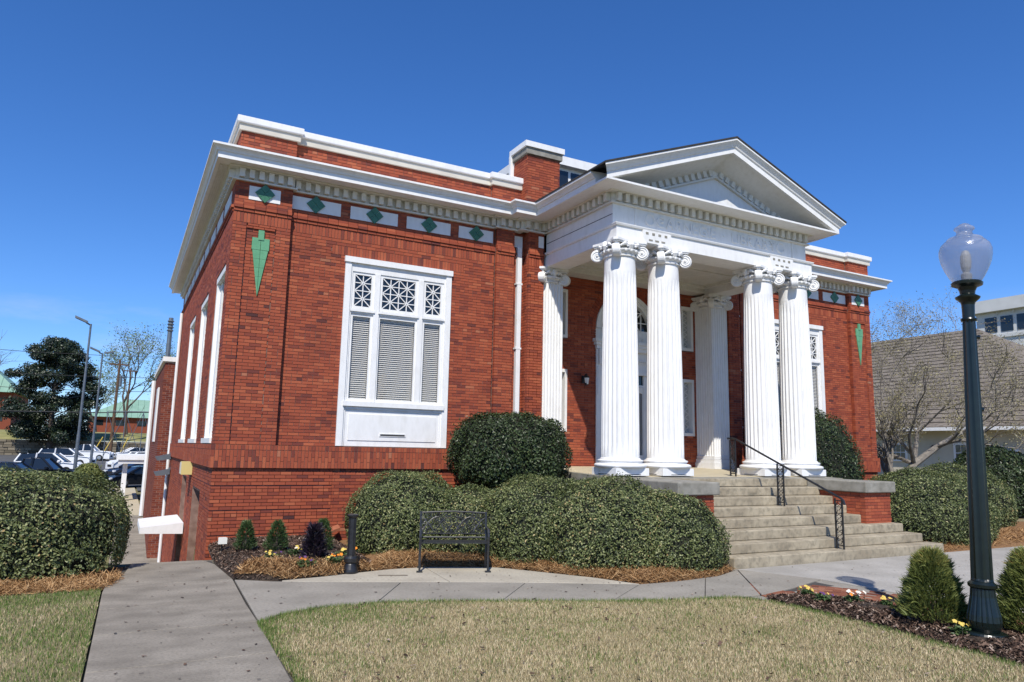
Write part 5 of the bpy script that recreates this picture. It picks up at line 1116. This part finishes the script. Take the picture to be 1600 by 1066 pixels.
BF = thing('garden_flood_light', 'small white flood light in the corner flower bed', 'flood light', (1.62, 13.0, hz(1.66, 13.0)-.01)); MB().tube([(0, 0, 0), (0, 0, .14)], .015, 6).build('stake', 'iron', BF); MB().slab([(-.07, -.07, .13), (.07, -.07, .13), (.055, .03, .13), (-.055, .03, .13)], (0, 0, .10)).build('lamp_head', 'lamp_white', BF)
TS = thing('splash_block', 'terracotta splash block against the wall beside the hedge', 'splash block', (3.72, 14.1, .12)); MB().slab([(-.22, -.05, 0), (.2, .1, .12), (.2, .3, .16), (-.22, .2, .03)], (0, 0, .05)).build('block', 'terracotta', TS)
# ================================================================ left background
G = lambda x, y: float(gz(x, y))
AN = thing('brick_annex', 'lower red brick annex with white coping behind the library', 'building', (5, 32, -2), world=True)
ab_ = []
def annex_bricks(face, pos, u0, u1, z0, z1):
    n = int((z1-z0)/.075)
    for k in range(n):
        x = u0-(k % 2)*.11
        while x < u1: 
            a, b_ = max(x+.006, u0+.002), min(x+.214, u1); 
            if b_-a > .03: ab_.append((a, b_, pos, pos+.08, z0+k*.075+.006, z0+(k+1)*.075-.006) if face == 'F' else (pos, pos+.08, a, b_, z0+k*.075+.006, z0+(k+1)*.075-.006))
            x += .22
annex_bricks('F', 28.3, 1.13, 1.53, -2.5, 4.75); annex_bricks('L', 1.13, 28.39, 36, -2.5, 4.75); annex_bricks('L', 1.5, 36.1, 52, -1.6, 1.2)
AW = MB().box(1.142, 8, 28.312, 36, -2.6, 4.75).box(1.512, 8, 36.0, 52, -2, 1.3).build('annex_wall', 'pale_mortar', AN); ab_ = np.array(ab_)
tag(brick_mesh('annex_brickwork', ab_, RNG.random(len(ab_)), AW, 'far_brick'), kind='stuff')
MB().box(1.05, 8.1, 28.22, 36.1, 4.752, 4.92).build('annex_coping', 'white_paint', AN)
MB().box(1.08, 1.135, 31.0, 32.3, 1.9, 4.0).build('annex_window', 'white_paint', AN); MB().tube([(1.05, 35.7, -1.3), (1.05, 35.7, 4.6)], .09, 8).build('annex_downspout', 'white_paint', AN)
CP = thing('entrance_canopy', 'white flat roofed canopy on a square post beside the annex', 'canopy', (.72, 46.5, G(.7, 46.5)), world=True)
MB().box(-.15, 1.49, 44, 49, .92, 1.18).build('canopy_roof', 'white_paint', CP); MB().box(-.05, 1.48, 44.1, 48.9, .72, .918).build('canopy_beam', 'white_paint', CP)
for y in (44.6, 48.4): MB().box(.2, .42, y-.11, y+.11, G(.3, y)-.02, .72).build('canopy_post', 'white_paint', CP)
MS = thing('power_mast', 'grey service mast with stacked insulators above the annex', 'mast', (1.68, 40.0, 1.3)); MB().tube([(0, 0, 0), (0, 0, 6.9)], .11, 8).build('mast_tube', 'grey_metal', MS)
for k in range(4): MB().lathe([(.12, 0), (.17, .04), (.12, .09)], 10, c=(0, 0, 6.2+.16*k)).build('insulator', 'grey_metal', MS)
PKL = sheet('parking_lot', 'asphalt', np.array([-60, -40, -28, -20, -14, -9, -5, -2, -.6]), np.array([40, 44, 50, 58, 66, 75, 85, 95, 105, 112.4]), .02, 'asphalt parking lot behind the library')
sheet('side_street', 'asphalt', np.array([1.2, 2.5, 4, 6, 9, 13]), np.array([53, 58, 66, 75, 85, 95, 105, 112.4]), .024, 'asphalt drive behind the annex')
sheet('drive_link', 'asphalt', np.array([-.62, .3, 1.22]), np.array([58, 66, 75, 85, 95, 105, 112.4]), .022, 'asphalt between the two rows of parked cars')
def car(label, x, y, rz, colour, kind='sedan'):
    t = thing('parked_car', label, 'car', (x, y, G(x, y)+.02), rz, 'cars in the parking lot'); z0 = .22
    if kind == 'sedan': L, H, Wd = 4.7, 1.45, 1.8; low = [(-2.35, .45), (-2.3, .85), (-1.5, .98), (1.0, .93), (2.0, .80), (2.35, .60), (2.35, .30)]; cab = [(-1.75, .95), (-1.0, 1.40), (-.2, 1.45), (.35, 1.40), (1.25, .92)]
    elif kind == 'suv': L, H, Wd = 4.8, 1.75, 1.9; low = [(-2.4, .5), (-2.38, 1.05), (-1.5, 1.1), (1.0, 1.08), (2.1, .98), (2.4, .75), (2.4, .35)]; cab = [(-2.32, 1.05), (-2.0, 1.68), (-.6, 1.76), (.35, 1.72), (1.25, 1.07)]
    else: L, H, Wd = 5.6, 1.85, 1.95; low = [(-2.8, .6), (-2.8, 1.1), (-.6, 1.1), (1.3, 1.12), (2.5, 1.05), (2.8, .85), (2.8, .4)]; cab = [(-.75, 1.1), (-.6, 1.78), (-.1, 1.85), (.55, 1.82), (1.3, 1.1)]
    b = MB(); hw = Wd/2
    pts = [(-L/2, z0)]+low+[(L/2, z0)]; ys = [(-hw*.94, .0), (-hw, .06), (-hw, .0), (hw, 0), (hw, .06), (hw*.94, 0)]
    n = len(pts); k0 = len(b.v)
    for (yy, e) in ((-hw*.9, 0), (-hw, 1), (hw, 1), (hw*.9, 0)):
        for (px, pz) in pts: b.v.append((px*(1 if e else .985), yy, pz if not e else min(pz, pz-.05 if pz > .6 else pz)))
    for q in range(3):
        for j in range(n-1): a = k0+q*n; b.f.append((a+j, a+j+1, a+n+j+1, a+n+j))
    b.f.append(tuple(k0+j for j in range(n))); b.f.append(tuple(k0+3*n+j for j in range(n-1, -1, -1)))
    for q in range(3): a = k0+q*n; b.f.append((a, a+n, a+2*n-1, a+n-1))
    body = b.build('body', colour, t)
    c = MB(); m_ = len(cab); k0 = 0
    for s in (-1, 1):
        for (px, pz) in cab: c.v.append((px, s*hw*(.90-.22*(pz-cab[0][1])/.75), pz-.03))
    c.f += [tuple(range(m_)), tuple(range(2*m_-1, m_-1, -1))]+[(j, j+1, m_+j+1, m_+j) for j in range(m_-1)]
    g = c.build('cabin_glass', 'car_glass', t)
    r_ = MB(); top = [p for p in cab if p[1] > cab[0][1]+.35]
    for s in (-1, 1):
        for (px, pz) in top: r_.v.append((px, s*hw*(.94-.22*(pz-cab[0][1])/.75), pz+.012))
    q = len(top); r_.f += [(j, j+1, q+j+1, q+j) for j in range(q-1)]
    for s in (-1, 1):                              # pillars
        for (ia, ib) in ((0, 1), (m_-1, m_-2)):
            pa, pb = cab[ia], cab[ib]; A_ = Vector((pa[0], s*hw*.93, pa[1])); B_ = Vector((pb[0], s*hw*(.94-.22*(pb[1]-cab[0][1])/.75), pb[1])); r_.tube([A_, B_], .075, 4)
        mid = (cab[1][0]+cab[-2][0])/2; r_.tube([(mid, s*hw*.935, cab[0][1]), (mid, s*hw*.75, max(p[1] for p in cab))], .06, 4)
    r_.build('roof', colour, t)
    if kind == 'pickup': MB().box(-2.7, -.85, -hw*.85, hw*.85, 1.10, 1.112).build('truck_bed', 'tyre', t)
    for sx in (-.32, .31):
        for s in (-1, 1):
            wh = MB().lathe([(.2, -.11), (.33, -.10), (.34, 0), (.33, .10), (.2, .11)], 20).build('wheel', 'tyre', t); wh.rotation_euler = (math.pi/2, 0, 0); wh.location = (sx*L, s*(hw-.06), .34)
            MB().lathe([(.02, -.125), (.21, -.12), (.21, .12), (.02, .125)], 12).build('rim', 'rim', wh)
    for s in (-1, 1):
        MB().box(L/2-.12, L/2+.012, s*hw*.78-.16, s*hw*.78+.16, low[-2][1]-.02, low[-2][1]+.12).build('headlight', 'headlight', t)
        MB().box(-L/2-.012, -L/2+.06, s*hw*.8-.12, s*hw*.8+.12, .75, .92).build('tail_light', 'terracotta', t)
        MB().box(.85, 1.02, s*(hw+.02)-.09, s*(hw+.02)+.09, cab[-1][1]+.03, cab[-1][1]+.15).build('mirror', colour, t)
    MB().box(L/2-.05, L/2+.015, -.45, .45, .42, .62).build('grille', 'tyre', t)
    return t
rd = math.radians
car('black sedan parked nearest the white canopy post', 1.35, 57.5, rd(205), 'car_black')
car('dark blue sedan just behind the black sedan by the canopy', 1.5, 66, rd(205), 'car_blue')
car('white suv with a black grille facing the lot', 1.5, 76, rd(200), 'car_white', 'suv')
car('white sedan parked on the far street near the annex', 1.7, 103, rd(190), 'car_white')
car('white pickup truck farthest back beside the light poles', -3.6, 98, rd(-12), 'car_white', 'pickup')
car('white suv in the middle of the left row', -4.6, 84, rd(-15), 'car_white', 'suv')
car('long white wagon with dark windows in the left row', -5.0, 71, rd(-15), 'car_white', 'suv')
car('black pickup truck in the left row', -5.0, 60, rd(-15), 'car_black', 'pickup')
car('dark suv between the black pickup and the silver car', -5.7, 53, rd(-15), 'car_blue', 'suv')
car('silver car just above the left hedge', -5.2, 47, rd(-15), 'car_silver')
def light_pole(label, x, y, h):
    t = thing('light_pole', label, 'light pole', (x, y, G(x, y)-.05), group='parking lot light poles'); MB().tube([(0, 0, 0), (0, 0, h*.3)], [.13, .12], 10).build('lower_pole', 'grey_metal', t); MB().tube([(0, 0, h*.3), (0, 0, h)], [.10, .07], 10).build('upper_pole', 'grey_metal', t)
    MB().tube([(0, 0, h-.1), (-.3, -.1, h+.05)], .06, 6).build('arm', 'grey_metal', t); MB().slab([(-.2, -.35, h), (-.2, .1, h), (-1.05, .1, h+.35), (-1.05, -.35, h+.35)], (0, 0, .16)).build('lamp_head', 'grey_metal', t)
    if h < 11: MB().slab([(.15, -.3, h-.05), (.15, .1, h-.05), (.95, .1, h+.1), (.95, -.3, h+.1)], (0, 0, .14)).build('lamp_head', 'grey_metal', t)
light_pole('nearer and taller grey light pole above the parked cars', -2.82, 62, 11.85); light_pole('farther grey light pole with two lamp heads', -2.30, 77, 11.5 if False else 11.0-.05)
md = hedge('median_shrub', 'brown tinged conical shrub in front of the parked cars', 'shrub', [(-1.45, 46, -.35, .78, .7, 1.05, 1.8, 0)], 5000, .13, 'pine_leaf', zmin=-1.25, base=(-1.45, 46, -1.25))
hedge('median_shrub', 'dark low shrub between the two rows of cars', 'shrub', [(-1.0, 53, -.75, .5, 1.6, .75, 2.2, 0)], 4000, .14, 'magnolia_leaf', zmin=-1.24, base=(-1.0, 53, -1.25))
# retaining wall of rough stones, bank above
RW = thing('stone_retaining_wall', 'rough stone retaining wall behind the parked cars', 'wall', (-6, 113.2, -.1), world=True)
st = []
for k in range(6):
    x = -40+RNG.uniform(0, 1)
    while x < 8:
        L = RNG.uniform(.6, 1.5); z = -.15+.35*k; st.append((x+.03, x+L-.03, 113-RNG.uniform(0, .14), 113.6, z+.02, z+.35-RNG.uniform(.02, .05))); x += L
WB = MB().box(-40, 8, 113.1, 113.9, -.3, 1.9).build('wall_core', 'rock', RW); st = np.array(st); vis = np.argsort(np.abs(st[:, 0]+4))
tag(brick_mesh('stonework', st, RNG.random(len(st)), WB, 'wall_stone'), kind='stuff')
def bank():
    xs_ = np.linspace(-70, 30, 24); prof = [(113.7, 1.95), (116, 2.3), (120, 2.9), (126, 3.3), (145, 3.5), (210, 4.0)]
    V = np.array([(x, y, z+.12*math.sin(x*.7+y)) for y, z in prof for x in xs_]); nx = len(xs_); q = [(r*nx+c, r*nx+c+1, (r+1)*nx+c+1, (r+1)*nx+c) for r in range(len(prof)-1) for c in range(nx-1)]
    tag(fastmesh('grass_bank', V, np.array(q), 'bank_grass'), 'sunny grass bank above the stone wall', None, None, 'structure')
bank()
def far_building(label, x0, x1, y0, y1, z0, ze, zr, m_wall='far_brick'):
    t = thing('green_roofed_building', label, 'building', ((x0+x1)/2, y0, z0), world=True); wl_ = MB().box(x0, x1, y0, y1, z0-1, ze).build('wall', m_wall, t)
    ra_ = wl_.data.attributes.new('rnd', 'FLOAT', 'FACE'); ra_.data.foreach_set('value', np.full(6, .6, np.float32))
    cx_, cy_ = (x0+x1)/2, (y0+y1)/2; o_ = .8; e = [(x0-o_, y0-o_, ze), (x1+o_, y0-o_, ze), (x1+o_, y1+o_, ze), (x0-o_, y1+o_, ze)]; r0, r1 = (x0+(y1-y0)*.45, cy_, zr), (x1-(y1-y0)*.45, cy_, zr)
    rf = MB().add(e+[r0, r1], [(0, 1, 5, 4), (1, 2, 5), (2, 3, 4, 5), (3, 0, 4), (3, 2, 1, 0)]).build('roof', 'green_metal_roof', t)
    n = int((x1-x0)/1.0)
    for k in range(n):
        x = x0-o_+(x1-x0+2*o_)*(k+.5)/n; f = 1
        if r0[0] < x < r1[0]: top = (x, cy_, zr)
        elif x <= r0[0]: ff = (x-e[0][0])/(r0[0]-e[0][0]); top = (x, e[0][1]+(cy_-e[0][1])*ff, ze+(zr-ze)*ff)
        else: ff = (e[1][0]-x)/(e[1][0]-r1[0]); top = (x, e[0][1]+(cy_-e[0][1])*ff, ze+(zr-ze)*ff)
        MB().tube([(x, e[0][1], ze+.03), (top[0], top[1], top[2]+.03)], .05, 4).build('roof_seam', 'green_metal_roof', rf)
    n = max(2, int((x1-x0)/3.5))
    for k in range(n):
        x = x0+(x1-x0)*(k+.5)/n; MB().box(x-.8, x+.8, y0-.05, y0+.1, z0+1.2, min(z0+3, ze-.6)).build('window', 'car_glass', t)
    return t
far_building('brick building with tall green metal roof at the left edge', -42, -15.5, 136, 156, 3.5, 9.2, 18.2); far_building('low building with green roof seen through the bare trees', -6, 16, 158, 172, 3.8, 6.6, 10.5)
# trees
def bare_tree(name, label, x, y, z, h, seed, m='bark', levels=5, spread=.55, lean=(0, 0), buds=None, bud_size=.05, nb=0, r0=None, first=None, group=None, trunk_frac=.3, nmin=2):
    rr = random.Random(seed); t = thing(name, label, 'tree', (x, y, z), group=group); tr = MB(); br = MB(); tips = []
    def grow(p, d, L, r, lv):
        pts = [p]; q = p; dd = d
        for s in range(3):
            dd = (dd+Vector((rr.gauss(0, .13), rr.gauss(0, .13), rr.gauss(.03, .08)))).normalized(); q = q+dd*(L/3); pts.append(q)
        (tr if lv == 0 else br).tube(pts, [r*(1-.13*k) for k in range(4)], 7 if lv < 2 else 4 if lv < 4 else 3, cap=False)
        if lv >= 2: tips.extend(pts[1:])
        if lv >= levels: return
        for k in range(rr.choice((nmin, 3, 3)) if lv else 4):
            a = rr.uniform(0, 6.283); s = spread*rr.uniform(.6, 1.3); u = dd.orthogonal().normalized(); v = dd.cross(u); nd = (dd*math.cos(s)+(u*math.cos(a)+v*math.sin(a))*math.sin(s)+Vector((0, 0, .10))).normalized()
            grow(pts[rr.choice((1, 2, 3, 3))] if k else q, nd, L*rr.uniform(.62, .86), r*rr.uniform(.5, .68), lv+1)
    if first:
        for pts, rad in first:
            tr.tube([Vector(p) for p in pts], rad, 8, cap=False); e = Vector(pts[-1]); d = (e-Vector(pts[-2])).normalized()
            for i in range(1, len(pts)):
                for q in range(2): grow(Vector(pts[i]), (d*.5+Vector((rr.gauss(0, .7), rr.gauss(0, .7), rr.uniform(.2, 1)))).normalized(), h*.24*rr.uniform(.7, 1.1), rad[i]*.6, 1)
    else: grow(Vector((0, 0, 0)), Vector((lean[0], lean[1], 1)).normalized(), h*trunk_frac, r0 or h*.018, 0)
    tr.build('trunk', m, t); br.build('crown', m, t, fix=False)
    if buds:
        T_ = np.array([tuple(p) for p in tips]); P = T_[RNG.integers(len(T_), size=nb)]+RNG.normal(0, bud_size*2.2, (nb, 3)); leaves('buds', buds, P, RNG.normal(size=(nb, 3)), bud_size, t, 1.5, .7)
    return t
bare_tree('bare_tree', 'tall bare tree with first green leaves behind the annex', .6, 121, 2.8, 16.5, 11, 'bark', 6, .5, buds='spring_leaf', bud_size=.22, nb=3500, r0=.22)
bare_tree('bare_tree', 'bare leafing tree left of the utility poles', -3.6, 128, 3.2, 12.5, 5, 'bark', 5, .55, buds='spring_leaf', bud_size=.22, nb=2200, r0=.2)
bare_tree('bare_tree', 'bare tree right beside the service mast', 4.6, 126, 3.2, 15, 23, 'bark', 5, .55, buds='spring_leaf', bud_size=.24, nb=3000, r0=.22)
bare_tree('bare_tree', 'thin bare tree at the far left', -19, 122, 3, 15, 31, 'bark', 5, .6, r0=.2)
MG = thing('magnolia_tree', 'big dark evergreen magnolia tree behind the parked cars', 'tree', (-8.3, 112.2, -.1), world=True)
part('trunk', 'bark', MG, lambda b: b.tube([(-8.3, 112.2, -.15), (-8.2, 112.2, 2.5), (-8.5, 112.3, 6), (-8.4, 112.2, 12)], [.42, .36, .28, .1], 10))
mb_ = []; rr = random.Random(4)
for k in range(110):
    f = rr.random()**1.15; z = 2.0+f*13.0; R_ = 5.6*math.sin(math.pi*min(.16+f*.80, .985))**.75; a = rr.uniform(0, 6.28); q = R_*math.sqrt(rr.uniform(.10, .95)); mb_.append((-8.4+q*math.cos(a), 112.2+q*math.sin(a), z, rr.uniform(.9, 1.6), rr.uniform(.9, 1.6), rr.uniform(.55, 1.0), 2.0, 0))
for B_ in mb_[::6]: part('limb', 'bark', MG, lambda b: b.tube([(-8.4, 112.2, max(B_[2]-1.5, 2)), (B_[0], B_[1], B_[2])], [.1, .03], 5))
Pm = []; Nm = []
for B_ in mb_:
    d = RNG.normal(size=(520, 3)); d /= np.linalg.norm(d, axis=1)[:, None]; Pm.append(np.array(B_[:3])+d*np.array(B_[3:6])*RNG.uniform(.35, 1.12, (520, 1))); Nm.append(d)
leaves('crown', 'magnolia_leaf', np.concatenate(Pm), np.concatenate(Nm), .34, MG, 1.0, .5)
UP = thing('utility_pole', 'brown wooden utility pole behind the cars', 'utility pole', (-1.2, 111.5, -.1)); MB().tube([(0, 0, 0), (.05, 0, 13.2)], [.24, .15], 10).build('pole', 'wood_pole', UP); MB().box(-1.2, 1.2, -.1, .08, 12.4, 12.6).build('cross_arm', 'wood_pole', UP); MB().tube([(.35, 0, 9.6), (.35, 0, 11)], .22, 10).build('transformer', 'grey_metal', UP)
UQ = thing('utility_pole', 'second thinner utility pole just right of the brown one', 'utility pole', (.3, 118, 2.5)); MB().tube([(0, 0, -.3), (0, 0, 10.2)], [.16, .1], 8).build('pole', 'wood_pole', UQ); MB().box(-.9, .9, -.08, .08, 9.6, 9.75).build('cross_arm', 'wood_pole', UQ)
for k, (x, dx) in enumerate(((-3.4, 1.2), (-2.2, 1.2), (-.2, 1.0))):
    t = thing('guy_wire_guard', ['leftmost', 'middle', 'rightmost'][k]+' of three slanted yellow guy wire guards', 'guy wire', (x, 110.5, -.1)); MB().tube([(0, 0, 0), (dx, 0, 2.6)], .07, 6).build('guard', 'yellow_paint', t); MB().tube([(dx*.9, 0, 2.35), (dx*2.6, .3, 7)], .02, 4).build('wire', 'wire', t)
for k, (y, z0, z1, r_) in enumerate(((100, 12.4, 12.7, .03), (101, 10.1, 10.1, .03), (102, 8.6, 8.4, .03), (96, 5.2, 5.6, .06))):
    w_ = MB().tube([(-60+i*8.2, y, z0+(z1-z0)*i/8-.5*math.sin(math.pi*((i % 4)/4))) for i in range(9)], r_, 5).build('overhead_wire', 'wire', None); tag(w_, ['topmost overhead wire crossing the magnolia', 'second overhead wire from the top', 'third overhead wire from the top', 'lowest and thickest overhead cable'][k], 'wire')
SF = thing('steel_frame', 'galvanised steel frame with crossed braces behind the canopy', 'frame', (1.0, 90, G(0, 90)), world=True)
for k in range(4): MB().tube([(-1.6+1.75*k, 90, G(-1.6+1.75*k, 90)-.02), (-1.6+1.75*k, 90, 5.2)], .045, 5).build('post', 'grey_metal', SF)
MB().tube([(-1.6, 90, 5.2), (3.65, 90, 5.3)], .045, 5).build('top_bar', 'grey_metal', SF)
for k in range(3):
    x = -1.6+1.75*k
    for s in (0, 1): MB().tube([(x+1.75*s, 90, .3), (x+1.75*(1-s), 90, 5.1)], .03, 4).build('brace', 'grey_metal', SF)
# ================================================================ right background
HS = thing('shingled_house', 'cream house with a broad brown shingled hip roof', 'house', (38, 22, 0), world=True)
MB().box(38.2, 56, 15.8, 60, -.2, 3.55).build('wall', 'cream_wall', HS)
ap = (47, 25.2, 10.1); ap2 = (47, 56, 10.1); ev = [(37.4, 15.0, 3.5), (56.6, 15.0, 3.5), (56.6, 61, 3.5), (37.4, 61, 3.5)]
rf = MB().add(ev+[ap, ap2], [(0, 1, 4), (1, 2, 5, 4), (2, 3, 5), (3, 0, 4, 5), (3, 2, 1, 0)]).build('roof', 'shingle', HS)
for k in range(26):                                # courses of shingles on the slope that faces us
    f0 = k/26; P0 = lambda e, a, f: Vector(e)+(Vector(a)-Vector(e))*f; a, b_ = P0(ev[0], ap, f0), P0(ev[3], ap2, f0); a2, b2 = P0(ev[0], ap, f0+.039), P0(ev[3], ap2, f0+.039); up = Vector((-.03, 0, .045))
    MB().add([a+up, b_+up, b2+up*.2, a2+up*.2, a, b_], [(0, 1, 2, 3), (0, 4, 5, 1)]).build('shingle_course', 'shingle', rf)
MB().box(37.3, 37.45, 15.0, 61, 3.33, 3.5).build('gutter', 'white_paint', HS)
for y0 in (21.05, 24.6, 28.2):
    fr_ = MB().box(38.12, 38.2, y0, y0+1.0, 1.7, 2.72).build('window', 'white_paint', HS)
    for i in range(3):
        for k in range(2): MB().box(38.105, 38.125, y0+.1+.27*i, y0+.1+.27*i+.23, 1.8+.43*k, 1.8+.43*k+.38).build('window_pane', 'car_glass', fr_)
MB().box(38.05, 38.2, 18.9, 20.1, -.1, 2.4).build('door', 'white_paint', HS); MB().lathe([(.05, 0), (.1, .1), (.1, .3), (.03, .4)], 8, c=(38.08, 23.1, 2.2)).build('wall_light', 'iron', HS); MB().box(38.1, 38.19, 25.9, 26.9, 0, 2.4).build('grey_door', 'grey_metal', HS)
WBD = thing('white_office_building', 'white modern building with a strip of dark windows at the far right', 'building', (90, 40, 0), world=True)
MB().box(90, 130, 20, 48.2, 0, 19.3).build('wall', 'modern_white', WBD); MB().box(89.2, 130.5, 19.5, 48.8, 19.32, 20.75).build('roof_fascia', 'modern_white', WBD)
for k in range(9):
    y = 47.2-1.75*k; MB().box(89.93, 90.0, y-1.3, y, 16.9, 18.7).build('window', 'car_glass', WBD); MB().box(89.75, 90, y-1.56, y-1.44, 19.0, 19.3).build('mullion', 'modern_white', WBD)
MB().box(89.8, 90, 20, 48.2, 16.2, 16.6).build('sill_band', 'modern_white', WBD)
hz0 = 0.
bare_tree('dogwood_tree', 'budding dogwood tree with a low leaning trunk beside the library', 24.4, 16.6, 0, 7.8, 3, 'pale_bark', 5, .68, buds='bud', bud_size=.05, nb=30000,
          first=[([(0, 0, -.1), (.35, -.1, .7), (1.4, -.2, 1.65), (2.7, -.3, 2.3), (4.2, -.4, 2.9), (5.6, -.5, 3.3)], [.20, .17, .14, .11, .08, .05]), ([(.2, 0, .3), (.6, .3, 1.6), (1.0, .6, 2.9), (1.2, .8, 4.1)], [.12, .09, .07, .04]), ([(1.4, -.2, 1.65), (2.2, .1, 2.8), (3.2, .3, 3.9)], [.10, .07, .04])])
bare_tree('bare_tree', 'tall bare tree rising behind the library corner', 29.5, 26.0, 0, 10.0, 8, 'pale_bark', 5, .6, r0=.13, buds='bud', bud_size=.07, nb=1500)
